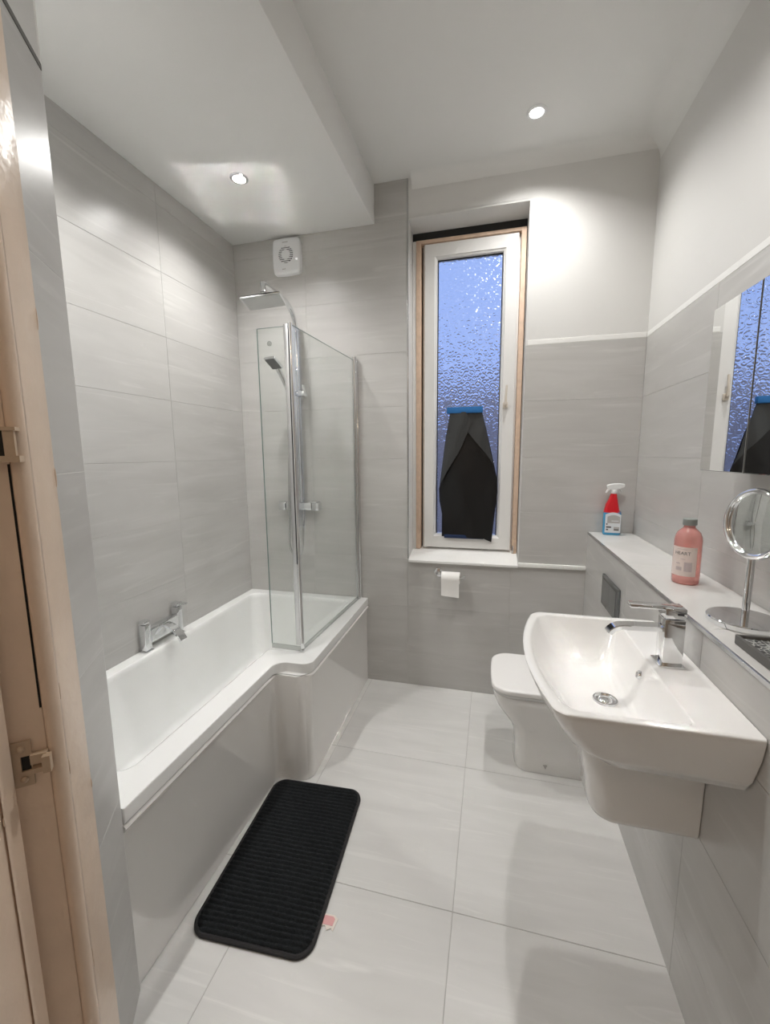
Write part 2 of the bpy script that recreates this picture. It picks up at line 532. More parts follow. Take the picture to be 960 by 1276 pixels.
# ------------------------------------------------------------------ setting: splayed entrance wall on the left, rear walls
wf = struct('wall_front')
En = E1 - N1 * G
A1 = E1 - D1 * 0.98 - N1 * G
finish('plaster', prism([(XL - 0.1, 0.786), (En.x, 0.786), (A1.x, A1.y), (A1.x - 0.1, A1.y - 0.05), (XL - 0.1, A1.y)], 0, ZC), M['plaster'], wf, smooth=False)
rot1 = (0, 0, math.atan2(N1.x, -N1.y))
tile_field(wf, E1, -D1, rot1, [0.0, 0.32, 0.64, 0.96], [0, 0.20, 0.61, 1.027, 1.467, 1.887, 2.300], M['wall_tile'])
bm = bmesh.new()     # dark trim closing the top of the tiling
P = [E1 - N1 * 0.006, E1 + N1 * 0.001, E1 - D1 * 0.96 + N1 * 0.001, E1 - D1 * 0.96 - N1 * 0.006]
bm = prism([(p.x, p.y) for p in P], 2.300, 2.312)
finish('tile_trim', bm, M['pewter'], wf, smooth=False)
bm = tube([E1 - N1 * 0.007 + Vector((0, 0, 2.312)), E1 - N1 * 0.007 + Vector((0, 0, ZL))], 0.008, 10)
finish('corner_bead', bm, M['white_gloss'], wf)
wrear = struct('wall_rear')
bm = bmesh.new()
add_box(bm, (-1.8, -1.4, 0), (0.95, -1.3, ZC))
finish('plaster', bm, M['hall'], wrear, smooth=False)
finish('plaster', prism([(A1.x - 0.1, A1.y - 0.05), (A1.x, A1.y), (A1.x, -1.3), (A1.x - 0.1, -1.3)], 0, ZC), M['hall'], wrear, smooth=False)

# ------------------------------------------------------------------ trims
trim = struct('trim_1')
bm = bmesh.new(); add_box(bm, (WX1 + 0.012, D + 0.0015, ZD + 0.0012), (XR, D + 0.006, ZD + 0.026), 0.001, 1)
finish('strip', bm, M['white_gloss'], trim)
bm = bmesh.new(); add_box(bm, (XR + 0.0015, -1.2, ZD + 0.0012), (XR + 0.006, D + 0.0015, ZD + 0.026), 0.001, 1)
finish('strip', bm, M['white_gloss'], trim)
trim = struct('trim_2')
bm = bmesh.new(); add_box(bm, (WX0 - 0.009, D - 0.003, WZ0 + 0.01), (WX0 + 0.0005, D + 0.006, ZC - 0.001), 0.002, 2)
finish('strip', bm, M['satin'], trim)
trim = struct('trim_3')
bm = bmesh.new(); add_box(bm, (WX1 + 0.001, D - 0.016, WZ0 - 0.002), (XS - 0.001, D + 0.004, WZ0 + 0.022), 0.003, 2)
finish('ledge', bm, M['white_gloss'], trim)

# ------------------------------------------------------------------ window
YW = D + 0.13
win = struct('window_1', base=(0, YW, WZ0))
def wbox(name, lo, hi, mat, parent=win, bevel=0.002):
    return finish(name, box(lo, hi, bevel, 2), M[mat], parent, origin=(0, YW, WZ0))
# sill board, falling to the room
bm = bmesh.new()
zf = 0.846
pts = [(D - 0.022, zf - 0.016), (D - 0.022, zf - 0.003), (D - 0.019, zf), (YW + 0.03, 0.889), (YW + 0.05, 0.889), (YW + 0.05, 0.836), (D - 0.004, zf - 0.016)]
add_loft(bm, [[Vector((x, y, z)) for y, z in pts] for x in (WX0 + 0.001, WX1 - 0.001)])
finish('sill', bm, M['upvc'], win, origin=(0, YW, WZ0))
# bare timber sub frame
wbox('timber_side', (-0.474, YW - 0.004, 0.885), (-0.444, YW + 0.10, 2.757), 'wood')
wbox('timber_side', (0.128, YW - 0.004, 0.862), (0.156, YW + 0.10, 2.757), 'wood')
wbox('timber_head', (-0.474, YW - 0.003, 2.738), (0.156, YW + 0.10, 2.757), 'wood')
wbox('gap_shade', (WX0 + 0.001, YW + 0.012, 2.758), (WX1 - 0.001, YW + 0.02, 2.81), 'black', bevel=0)  # black strips stand in for the shade inside the gaps
wbox('gap_shade', (WX0 + 0.001, YW + 0.05, 0.885), (-0.437, YW + 0.06, 2.745), 'black', bevel=0)
wbox('gap_shade', (0.129, YW + 0.05, 0.885), (WX1 - 0.001, YW + 0.06, 2.745), 'black', bevel=0)
wbox('side_lining', (WX0 + 0.001, YW + 0.001, 0.885), (-0.474, YW + 0.05, 2.757), 'upvc')
# outer frame in shadow behind the sash
for n, lo, hi in (('outer_frame', (-0.436, YW + 0.030, 0.885), (-0.40, YW + 0.12, 2.74)), ('outer_frame', (0.095, YW + 0.030, 0.885), (0.128, YW + 0.12, 2.74)),
                  ('outer_frame', (-0.40, YW + 0.045, 2.71), (0.095, YW + 0.12, 2.74)), ('outer_frame', (-0.40, YW + 0.045, 0.885), (0.095, YW + 0.12, 0.915))):
    wbox(n, lo, hi, 'upvc')
# opening sash (mitred frame with glazing bead)
sash = bpy.data.objects.new('sash', None); COL.objects.link(sash); sash.parent = win
SX0, SX1, SZ0, SZ1 = -0.424, 0.117, 0.899, 2.733
GX0, GX1, GZ0, GZ1 = -0.346, 0.031, 0.988, 2.645
YS = YW + 0.002
bm = bmesh.new()
def ring4(x0, x1, z0, z1, y):
    return [Vector((x0, y, z0)), Vector((x1, y, z0)), Vector((x1, y, z1)), Vector((x0, y, z1))]
rs = [ring4(SX0, SX1, SZ0, SZ1, YS + 0.06), ring4(SX0, SX1, SZ0, SZ1, YS + 0.003), ring4(SX0 + .003, SX1 - .003, SZ0 + .003, SZ1 - .003, YS),
      ring4(GX0 - .017, GX1 + .017, GZ0 - .017, GZ1 + .017, YS), ring4(GX0 - .014, GX1 + .014, GZ0 - .014, GZ1 + .014, YS + .004),
      ring4(GX0 - .004, GX1 + .004, GZ0 - .004, GZ1 + .004, YS + .010), ring4(GX0, GX1, GZ0, GZ1, YS + .022), ring4(GX0, GX1, GZ0, GZ1, YS + 0.06)]
add_loft(bm, rs, False, False)
n4 = len(bm.verts); bm.verts.ensure_lookup_table()
for k in range(4):
    bm.faces.new((bm.verts[k], bm.verts[n4 - 4 + k], bm.verts[n4 - 4 + (k + 1) % 4], bm.verts[(k + 1) % 4]))
finish('sash_frame', bm, M['upvc'], sash, origin=(0, YW, WZ0), angle=20)
wbox('gasket', (GX0, YS + 0.0225, GZ0), (GX0 + 0.005, YS + 0.03, GZ1), 'black', sash, 0)
wbox('gasket', (GX1 - 0.004, YS + 0.0225, GZ0), (GX1, YS + 0.03, GZ1), 'black', sash, 0)
wbox('gasket', (GX0, YS + 0.0225, GZ1 - 0.005), (GX1, YS + 0.03, GZ1), 'black', sash, 0)
wbox('pane', (GX0 - 0.002, YS + 0.031, GZ0 - 0.002), (GX1 + 0.002, YS + 0.037, GZ1 + 0.002), 'frosted', sash, 0)
bm = bmesh.new()
add_box(bm, (0.052, YS - 0.012, 1.765), (0.080, YS - 0.0005, 1.80), 0.003)
add_box(bm, (0.060, YS - 0.030, 1.780), (0.073, YS - 0.012, 1.797), 0.003)
add_tube(bm, [(0.0665, YS - 0.028, 1.785), (0.067, YS - 0.030, 1.83), (0.070, YS - 0.026, 1.895)], [0.008, 0.0075, 0.006], 10)
finish('handle', bm, pmat('handle_ivory', (0.66, 0.60, 0.52), 0.35), sash, origin=(0, YW, WZ0))
# hinge stub low on the right jamb
wbox('hinge', (0.128, YW - 0.012, 0.885), (0.138, YW - 0.004, 0.93), 'satin', win)

# ground and a dark facade outside, seen only through the pattern glass
wo = struct('wall_outside')
finish('render_face', box((-9, 11.0, -6.0), (9, 11.4, 3.2), 0.01), M['outside'], wo)
gr = struct('ground_outside')
finish('yard', box((-9, 3.2, -6.2), (9, 11.0, -6.0), 0.01), M['outside'], gr)

# ------------------------------------------------------------------ entrance jamb (old painted door frame)
door = struct('door_1', base=(-0.66, 0.5, 0))
def azp(az, R): return Vector((sin(radians(az)) * R, cos(radians(az)) * R, 0))
J0 = azp(-52.5, 0.80)
def along(P0, d, az):      # point on P0 + t d seen under azimuth az
    ta = math.tan(radians(az)); t = (ta * P0.y - P0.x) / (d.x - ta * d.y); return P0 + d * t
J1 = along(J0, -D1, -54.35)                      # light face
J2 = azp(-56.05, (J1.length + J0.length) / 2 - 0.035)
DB = Vector((-0.77, -0.64, 0)).normalized()
J3 = along(J2, DB, -59.05)
J4 = azp(-60.25, J3.length - 0.035)
J5 = J4 - D1 * 0.24
BK = N1 * -0.14
def jprism(name, pts, mat, z0=0.0, z1=2.55, parent=door):
    return finish(name, prism([(p.x, p.y) for p in pts], z0, z1), M[mat], parent, origin=(-0.66, 0.5, 0), angle=25)
jprism('lining', [J0, J1, J1 * 1.10, J0 * 1.10], 'cream')
# rounded bead between lining and rebate
bead = []
mid = (J1 + J2) / 2
ax = (J2 - J1); rad = ax.length / 2; ux = ax.normalized(); outw = Vector((-ux.y, ux.x, 0))
if outw.dot(-mid) < 0: outw = -outw
for k in range(11):
    a = pi * k / 10
    bead.append(mid - ux * rad * cos(a) * 0.97 + outw * rad * sin(a) * 0.75)
jprism('bead', bead + [J2 * 1.05, J1 * 1.05], 'cream')
J2b = J2 + DB * 0.0026
jprism('rebate', [J2b, J3, J3 * 1.10, J2b * 1.10], 'cream')
jprism('stop', [J3 * 0.985, J4, J4 * 1.12, J3 * 1.10], 'cream')
jprism('outer_lining', [J4 * 1.008, J5 * 1.008, J5 * 1.12, J4 * 1.12], 'cream')
jprism('seam', [J2 * 1.003, J2b * 1.003, J2b * 1.05, J2 * 1.05], 'black', 1.15, 1.492)
jprism('rebate', [J2, J2b, J2b * 1.05, J2 * 1.05], 'cream', 0.0, 1.15)
jprism('rebate', [J2, J2b, J2b * 1.05, J2 * 1.05], 'cream', 1.492, 2.55)
# drips and runs in the old paint: small proud lumps along the edges
random.seed(3)
bm = bmesh.new()
for k in range(14):
    z = random.uniform(0.25, 2.2)
    base = random.choice([J0, J1, mid + outw * rad * 0.7, J4])
    t = bmesh.new()
    bmesh.ops.create_icosphere(t, subdivisions=2, radius=1)
    sx = random.uniform(0.0010, 0.0018); sz = random.uniform(0.006, 0.016)
    for v in t.verts:
        v.co = base + Vector((v.co.x * sx, v.co.y * sx, v.co.z * sz + z))
    merge(bm, t)
finish('paint_run', bm, M['cream'], door, origin=(-0.66, 0.5, 0), kind='stuff')
# strike plate low on the rebate
FN = Vector((-DB.y, DB.x, 0))
if FN.dot(-J2) < 0: FN = -FN
ZK = J2.length / 0.85
def on_rebate(az, z, off=0.0):
    z = 1.5 + (z - 1.5) * ZK
    p = along(J2, DB, az) + FN * off
    return Vector((p.x, p.y, z))
def plate(bm, a0, a1, z0, z1, o0, o1, tilt=0.0):
    v = []
    for o in (o0, o1):
        for a, z in ((a0, z0 - tilt), (a1, z0), (a1, z1), (a0, z1 - tilt)):
            v.append(bm.verts.new(on_rebate(a, z, o)))
    for f in ((0, 1, 2, 3), (7, 6, 5, 4), (0, 4, 5, 1), (1, 5, 6, 2), (2, 6, 7, 3), (3, 7, 4, 0)):
        bm.faces.new([v[i] for i in f])
sp = bpy.data.objects.new('strike_plate', None); COL.objects.link(sp); sp.parent = door
JO = (-0.66, 0.5, 0)
bm = bmesh.new()
plate(bm, -58.92, -57.30, 1.020, 1.046, 0.0, 0.004); plate(bm, -58.92, -57.30, 0.968, 0.994, 0.0, 0.004)
plate(bm, -58.92, -58.25, 0.994, 1.020, 0.0, 0.004); plate(bm, -57.42, -57.30, 0.994, 1.020, 0.0, 0.004)
finish('plate', bm, M['cream_metal'], sp, origin=JO, smooth=False)
bm = bmesh.new(); plate(bm, -58.25, -57.42, 0.994, 1.020, 0.0, 0.0008)
finish('slot_shade', bm, M['black'], sp, origin=JO, smooth=False)  # black sheet stands in for shade inside the plate
bm = bmesh.new(); plate(bm, -57.30, -55.9, 1.008, 1.024, 0.002, 0.012); plate(bm, -57.30, -56.0, 0.992, 1.000, 0.002, 0.012); plate(bm, -56.2, -55.5, 0.994, 1.022, 0.010, 0.02)
finish('lip', bm, M['cream_metal'], sp, origin=JO, smooth=False)
for z in (1.034, 0.981):
    c = on_rebate(-58.1, z, 0.0045)
    bm = bmesh.new(); t = bmesh.new(); bmesh.ops.create_uvsphere(t, u_segments=12, v_segments=6, radius=0.0055)
    for v in t.verts: v.co = c + v.co * 1.0 if False else c + Vector((v.co.x, v.co.y, v.co.z)) * 0.9
    merge(bm, t)
    finish('screw', bm, M['cream_metal'], sp, origin=JO)
# notched keep higher up: bracket around a black block painted as shade
kp = bpy.data.objects.new('latch_keep', None); COL.objects.link(kp); kp.parent = door
bm = bmesh.new(); plate(bm, -57.6, -54.9, 1.540, 1.545, 0.0, 0.020); plate(bm, -57.6, -54.8, 1.494, 1.503, 0.0, 0.020)
plate(bm, -55.95, -55.1, 1.503, 1.540, 0.010, 0.017)
finish('bracket', bm, M['cream_metal'], kp, origin=JO, smooth=False)
bm = bmesh.new(); plate(bm, -57.6, -55.95, 1.503, 1.540, 0.0, 0.012)
finish('hole_shade', bm, M['black'], kp, origin=JO, smooth=False)

# ================================================================== THINGS
# ------------------------------------------------------------------ recessed ceiling lamps
def downlight(i, x, y, z):
    lab = ['small round white ceiling spotlight near the window wall on the higher ceiling',
           'small round white ceiling spotlight on the higher ceiling above the basin',
           'small round white ceiling spotlight on the lowered ceiling over the shower head',
           'small round white ceiling spotlight on the lowered ceiling over the tap end of the bath'][i]
    t = thing('ceiling_spotlight', lab, 'light', (x, y, z), group='ceiling spotlights')
    finish('bezel', lathe([(0.030, -0.002), (0.0305, -0.006), (0.036, -0.0075), (0.043, -0.004), (0.044, 0.001), (0.030, 0.001)], (x, y, z), 40), M['satin' if i != 0 else 'plastic'], t)
    finish('lens', lathe([(0.0, -0.004), (0.022, -0.0035), (0.0302, -0.002), (0.0302, 0.001)], (x, y, z), 32), M['lamp'], t)
    ld = bpy.data.lights.new('lamp_beam', 'SPOT')
    ld.energy = POWER
    ld.color = (1.0, 0.985, 0.96)
    ld.spot_size = radians(143)
    ld.spot_blend = 1.0
    ld.shadow_soft_size = 0.03
    lo = bpy.data.objects.new('lamp_beam', ld); COL.objects.link(lo)
    lo.parent = t
    lo.location = (0, 0, -0.036)
for i, (x, y, z) in enumerate(LIGHTS):
    downlight(i, x, y, z)

# ------------------------------------------------------------------ bathtub (L-shaped) and its panel
tub = thing('bathtub', 'white L-shaped bathtub with glossy front panel along the grey tiled wall', 'bathtub', (-1.25, 1.65, 0))
YN, YJ = 0.792, 1.622
e = 0.002
def Lring(x0, xn, xb, yn, yj, yd, z, r):
    pts = rpoly([(x0, yn), (xn, yn), (xn, yj), (xb, yj), (xb, yd), (x0, yd)], r, 6, 4)
    return [Vector((p.x, p.y, z)) for p in pts]
x0, yd = XL + e, D - e
rings = [Lring(x0 + .012, XN - .012, XB - .012, YN, YJ - .012 + .0, yd, 0.518, [.002, .004, .05, .05, .004, .002]),
         Lring(x0, XN - .002, XB - .002, YN, YJ - .002, yd, 0.521, [.002, .004, .055, .05, .004, .002]),
         Lring(x0, XN, XB, YN, YJ, yd, 0.526, [.002, .004, .055, .05, .004, .002]),
         Lring(x0, XN, XB, YN, YJ, yd, 0.5645, [.002, .004, .055, .05, .004, .002]),
         Lring(x0, XN - .0012, XB - .0012, YN, YJ + .0012, yd, 0.5675, [.002, .004, .055, .05, .004, .002]),
         Lring(x0, XN - .004, XB - .004, YN, YJ + .004, yd, ZB, [.002, .004, .05, .045, .004, .002]),
         Lring(x0 + .052, XN - .092, XB - .098, YN + .1, YJ + .100, yd - .062, ZB, [.05, .05, .03, .05, .05, .05]),
         Lring(x0 + .056, XN - .100, XB - .103, YN + .106, YJ + .106, yd - .067, ZB - .0022, [.05, .05, .03, .05, .05, .05]),
         Lring(x0 + .060, XN - .108, XB - .108, YN + .112, YJ + .112, yd - .072, ZB - .007, [.05, .05, .03, .05, .05, .05]),
         Lring(x0 + .063, XN - .114, XB - .112, YN + .118, YJ + .116, yd - .076, ZB - .015, [.052, .052, .03, .052, .052, .052]),
         Lring(x0 + .066, XN - .118, XB - .114, YN + .125, YJ + .120, yd - .080, ZB - .028, [.055, .055, .03, .055, .055, .055]),
         Lring(x0 + .085, XN - .140, XB - .135, YN + .22, YJ + .150, yd - .105, 0.30, [.07, .07, .03, .07, .07, .07]),
         Lring(x0 + .105, XN - .165, XB - .155, YN + .30, YJ + .170, yd - .125, 0.185, [.08, .08, .03, .08, .08, .08]),
         Lring(x0 + .140, XN - .205, XB - .195, YN + .36, YJ + .200, yd - .16, 0.155, [.08, .08, .03, .08, .08, .08])]
bm = bmesh.new(); add_loft(bm, rings, False, True)
o_ = finish('shell', bm, M['acrylic'], tub, angle=70)
o_.modifiers.new('weighted', 'WEIGHTED_NORMAL').keep_sharp = True
# front panel follows the L, hung just under the rim
def Lpath(off):
    c = [(XN - off, YN), (XN - off, YJ - off), (XB - off, YJ - off), (XB - off, D - e)]
    out = [Vector(c[0])]
    for i in (1, 2):
        p, a, b = Vector(c[i]), Vector(c[i - 1]), Vector(c[i + 1])
        u = (a - p).normalized(); v = (b - p).normalized(); r = 0.045
        cc = p + (u + v) * r
        for k in range(9):
            f = k / 8 * pi / 2
            out.append(cc - v * r * cos(f) - u * r * sin(f))
    out.append(Vector(c[3]))
    return out
bm = bmesh.new()
prof = [(0.022, 0.003), (0.010, 0.003), (0.010, 0.490), (0.004, 0.500), (-0.001, 0.506), (0.0, 0.511), (0.010, 0.515), (0.022, 0.516)]
paths = [Lpath(o) for o, z in prof]
vs = [[bm.verts.new((p.x, p.y, z)) for p in pa] for pa, (o, z) in zip(paths, prof)]
for a, b in zip(vs, vs[1:]):
    for k in range(len(a) - 1):
        bm.faces.new((a[k], a[k + 1], b[k + 1], b[k]))
for k in range(len(vs[0]) - 1):
    bm.faces.new((vs[-1][k], vs[-1][k + 1], vs[0][k + 1], vs[0][k]))
bm.faces.new([v[0] for v in vs]); bm.faces.new([v[-1] for v in vs][::-1])
finish('front_panel', bm, M['panel'], tub, angle=40)
finish('waste', lathe([(0, .006), (.026, .005), (.034, .002), (.035, -.004), (0, -.004)], (-1.27, 2.18, 0.1555), 24), M['chrome'], tub)

# bath tap on the left rim
bt = thing('bath_tap', 'chrome two-lever bath mixer tap on the left rim of the bath', 'tap', (-1.598, 1.68, ZB))
zb0 = ZB + 0.0005
for i, y in enumerate((1.565, 1.778)):
    bm = box((-1.622, y - .024, zb0), (-1.574, y + .024, zb0 + .006), .002)
    finish('base_plate', bm, M['chrome'], bt)
    top = 0.135 if i == 0 else 0.150
    bm = box((-1.617, y - .019, zb0 + .005), (-1.579, y + .019, zb0 + top), .004)
    finish('pillar', bm, M['chrome'], bt)
    bm = bmesh.new(); add_box(bm, (-1.618, y - .020, zb0 + top + .002), (-1.578, y + .020, zb0 + top + .022), .005)
    add_box(bm, (-1.582, y - .012, zb0 + top + .014), (-1.535, y + .012, zb0 + top + .021), .003)
    if i == 1:
        finish('lever', bm, M['chrome'], bt)
    else:
        bm.free(); bm = bmesh.new(); add_box(bm, (-1.618, y - .020, zb0 + top + .002), (-1.578, y + .020, zb0 + top + .020), .007)
        finish('lever', bm, M['chrome'], bt)
bm = box((-1.613, 1.583, zb0 + .036), (-1.578, 1.762, zb0 + .112), .005)
finish('bridge', bm, M['chrome'], bt)
bm = bmesh.new()
rg = []
for k in range(9):
    a = k / 8
    x = -1.585 + 0.105 * a; z = zb0 + .098 - 0.075 * a ** 2.4; w = 0.022
    dz = 0.010
    rg.append([Vector((x, 1.675 - w, z - dz)), Vector((x, 1.675 + w, z - dz)), Vector((x + .006 * a, 1.675 + w, z + dz * .2)), Vector((x + .006 * a, 1.675 - w, z + dz * .2))])
add_loft(bm, rg)
finish('spout', bm, M['chrome'], bt)

# ------------------------------------------------------------------ shower screen
ss = thing('shower_screen', 'clear glass shower screen with hinged return pane standing on the bath rim', 'shower screen', (-0.85, 2.1, ZB))
zt = 2.062
P0 = Vector((-0.826, D - 0.02)); P1 = Vector((-0.866, 1.738))
P2 = Vector((-1.022, 1.742))
def pane(name, a, b, z0, z1, th, mat):
    d = (b - a).normalized(); n = Vector((-d.y, d.x)) * th / 2
    return finish(name, prism([(p.x, p.y) for p in (a + n, b + n, b - n, a - n)], z0, z1), M[mat], ss, smooth=False)
dd = (P1 - P0).normalized()
pane('fixed_pane', P0 + dd * .012, P1 - dd * .012, ZB + 0.016, zt, 0.006, 'glass')
pane('return_pane', P1 + Vector((-.012, 0)), P2, ZB + 0.022, zt - 0.01, 0.006, 'glass')
pane('pane_edge', P2 + Vector((-.0002, 0)), P2 + Vector((-.0022, 0)), ZB + 0.022, zt - 0.01, 0.006, 'glass_edge')
pane('pane_edge', P1 + Vector((-.012, 0)), P2, zt - 0.0098, zt - 0.0085, 0.006, 'glass_edge')
pane('pane_edge', P0 + dd * .012, P1 - dd * .012, zt + .0002, zt + 0.0015, 0.006, 'glass_edge')
pane('bottom_seal', P0 + dd * .012, P1 - dd * .004, ZB + 0.001, ZB + 0.0155, 0.012, 'seal')
pane('bottom_seal', P1 + Vector((-.004, 0)), P2, ZB + 0.001, ZB + 0.0215, 0.010, 'seal')
bm = bmesh.new(); add_box(bm, (-0.842, D - .030, ZB + .001), (-0.808, D - .0005, zt + .012), .003)
finish('wall_channel', bm, M['chrome'], ss)
bm = bmesh.new(); add_tube(bm, [(-0.825, D - .034, ZB + .002), (-0.825, D - .034, zt + .016)], 0.013, 16)
finish('wall_post', bm, M['satin'], ss)
bm = bmesh.new(); add_lathe(bm, [(0, .008), (.010, .008), (.0145, .004), (.0145, -.002), (0, -.002)], (-0.825, D - .034, zt + .018), 16)
finish('post_cap', bm, M['chrome'], ss)
bm = bmesh.new(); add_box(bm, (P1.x - .026, P1.y - .004, ZB + .03), (P1.x + .004, P1.y + .008, zt), .002)
finish('hinge_profile', bm, M['satin'], ss)
bm = bmesh.new(); add_box(bm, (P1.x + .0005, P1.y - .0155, 1.0), (P1.x + .0035, P1.y - .004, zt - .002))
finish('hinge_dark_stripe', bm, M['black'], ss)  # black strip stands in for a dark reflection in the chrome
bm = bmesh.new(); add_tube(bm, [(P1.x + .008, P1.y - .006, ZB + .018), (P1.x + .008, P1.y - .006, zt)], 0.009, 16)
finish('hinge_post', bm, M['chrome'], ss)
bm = lathe([(0, .006), (.008, .005), (.010, 0), (.010, -.006), (0, -.006)], (P1.x + .008, P1.y - .006, ZB + .012), 14)
finish('hinge_foot', bm, M['chrome'], ss)
bm = lathe([(0, .002), (.011, .0015), (.011, -.0015), (0, -.002)], (-0.96, P1.y - .005, 1.985), 16, 'y')
finish('glass_stud', bm, M['seal'], ss)

# ------------------------------------------------------------------ shower set
sh = thing('shower_set', 'chrome bar shower with square rain head and handset on the back wall', 'shower', (-1.19, D, 1.17))
RX, RY = -1.19, D - 0.05
arm = [(RX, RY, 1.20), (RX, RY, 2.24)]
for k in range(1, 9):
    a = k / 8 * pi / 2
    arm.append((RX, RY - 0.15 * (1 - cos(a)), 2.24 + 0.15 * sin(a)))
arm += [(RX, 2.13, 2.392), (-1.187, 2.10, 2.389), (-1.180, 2.088, 2.380), (-1.1765, 2.084, 2.362), (-1.176, 2.083, 2.34)]
finish('riser_pole', tube(arm, 0.0145, 16), M['chrome'], sh)
bm = bmesh.new(); add_lathe(bm, [(0, .03), (.0165, .03), (.019, .018), (.019, .004), (.026, 0), (.020, -.004), (0, -.004)], (-1.175, 2.083, 2.305), 20)
finish('swivel_joint', bm, M['chrome'], sh)
# square rain head: thin tipped plate, its unseen top shaped and toned to throw the ceiling glow
HS = 0.102
HR = Matrix.Translation((-1.1725, 2.0815, 2.293)) @ Matrix.Rotation(radians(-7.4), 4, 'Y') @ Matrix.Rotation(radians(5.0), 4, 'X') @ Matrix.Rotation(radians(17.2), 4, 'Z')
def hplate(s_, z): return [HR @ Vector((p.x, p.y, z)) for p in rpoly([(-s_, -s_), (s_, -s_), (s_, s_), (-s_, s_)], .006, 3, 2)]
bm = bmesh.new(); add_loft(bm, [hplate(HS - .002, -.004), hplate(HS, -.002), hplate(HS, .003), hplate(HS - .001, .0038)])
M['head_chrome'] = pmat('rain_head_chrome', (0.92, 0.92, 0.92), 0.06, metal=1)
rh = finish('rain_head', bm, M['chrome'], sh)
bm = bmesh.new()
NG = 40
def htop(u, v):
    def f(t):
        t = abs(t)
        return 0.5 * t * t if t < .74 else 0.5 * .74 ** 2 + .48 * (t - .74)
    return .0042 + .0052 * (1.0 - f(u) - f(v))
bm.free()
def head_patch(name, inside, mat):
    bm = bmesh.new(); cache = {}
    def gp(a, b):
        if (a, b) not in cache:
            u, v = 2 * a / NG - 1, 2 * b / NG - 1
            cache[a, b] = bm.verts.new(HR @ Vector((.985 * HS * u, .985 * HS * v, htop(u, v))))
        return cache[a, b]
    for a in range(NG):
        for b in range(NG):
            m_ = max(abs((2 * a + 1) / NG - 1), abs((2 * b + 1) / NG - 1))
            if (m_ < .70) == inside:
                bm.faces.new((gp(a, b), gp(a + 1, b), gp(a + 1, b + 1), gp(a, b + 1)))
    finish(name, bm, M[mat], rh, origin=sh['_base'], angle=60)
M['head_field'] = pmat('rain_head_field', (0.50, 0.50, 0.51), 0.06, metal=1)  # duller than the border to dim the middle of the ceiling glow
head_patch('border', False, 'head_chrome')
head_patch('domed_field', True, 'head_field')
M['rib'] = pmat('satin_rib', (0.30, 0.30, 0.30), 0.55, metal=0.5)
for sx_, sy_ in ((-1, -1), (1, -1), (1, 1), (-1, 1)):     # four dull ribs to the corners, meant to darken the ceiling glow
    bm = bmesh.new(); rg = []
    for k in range(9):
        t_ = .20 + .56 * k / 8
        w_ = .17 * HS * (1.0 if k < 7 else (.85 if k == 7 else .5))
        c_ = Vector((sx_ * t_ * HS, sy_ * t_ * HS)); n_ = Vector((-sy_, sx_)).normalized() * w_
        zt_ = htop(t_, t_)
        rg.append([HR @ Vector((p_.x, p_.y, z_)) for p_, z_ in ((c_ + n_, zt_ - .003), (c_ + n_ * .8, zt_ + .0008), (c_, zt_ + .0018), (c_ - n_ * .8, zt_ + .0008), (c_ - n_, zt_ - .003))])
    add_loft(bm, rg)
    finish('rib', bm, M['rib'], rh, origin=sh['_base'])
bm = bmesh.new(); add_loft(bm, [hplate(HS - .006, -.0055), hplate(HS - .006, -.0042)])
finish('nozzle_plate', bm, pmat('brushed_grey_face', (0.46, 0.47, 0.46), 0.35, metal=0.6), rh, origin=sh['_base'])
# thermostatic bar valve
bm = box((-1.30, D - .070, 1.148), (-1.12, D - .024, 1.196), .005)
finish('valve_bar', bm, M['chrome'], sh)
for nm, xa, xb in (('flow_knob', -1.352, -1.303), ('temperature_knob', -1.117, -1.066)):
    finish(nm, box((xa, D - .073, 1.145), (xb, D - .022, 1.199), .006), M['chrome'], sh)
for x in (-1.27, -1.15):
    finish('wall_union', lathe([(0, .028), (.018, .028), (.02, .01), (.03, .008), (.03, 0.0005), (0, 0.0005)], (x, D, 1.172), 20, 'y'), M['chrome'], sh)
bm = bmesh.new(); add_box(bm, (-1.13, D - .094, 1.199), (-1.075, D - .030, 1.206), .002)
finish('lever', bm, M['chrome'], sh)
# slide bracket, handset and hose
bm = bmesh.new(); add_box(bm, (-1.205, D - .085, 1.862), (-1.135, D - .030, 1.898), .005)
add_tube(bm, [(-1.150, D - .06, 1.875), (-1.150, D - .06, 1.93)], .009, 12)
add_tube(bm, [(-1.19, D - .05, 1.88), (-1.19, D - .001, 1.88)], .010, 12)
finish('slide_bracket', bm, M['chrome'], sh)
bm = bmesh.new(); add_tube(bm, [(-1.212, 2.42, 1.852), (-1.222, 2.40, 1.90), (-1.236, 2.37, 1.96), (-1.250, 2.345, 2.012)], [.011, .014, .014, .016], 14)
hs = finish('handset', bm, M['chrome'], sh)
HM = Matrix.Translation((-1.258, 2.308, 2.034)) @ Matrix.Rotation(radians(-12), 4, 'Z') @ Matrix.Rotation(radians(-32), 4, 'X')
bm = bmesh.new()
add_loft(bm, [[HM @ Vector((p.x, p.y, z)) for p in rpoly([(-s, -s * 1.15), (s, -s * 1.15), (s, s * 1.15), (-s, s * 1.15)], .006, 3)] for s, z in ((.036, -.004), (.040, -.001), (.040, .008), (.034, .012))])
finish('handset_head', bm, M['chrome'], hs, origin=sh['_base'])
bm = bmesh.new()
add_loft(bm, [[HM @ Vector((p.x, p.y, z)) for p in rpoly([(-.034, -.04), (.034, -.04), (.034, .04), (-.034, .04)], .005, 3)] for z in (-.0065, -.0042)])
finish('spray_face', bm, M['dark_metal'], hs, origin=sh['_base'])
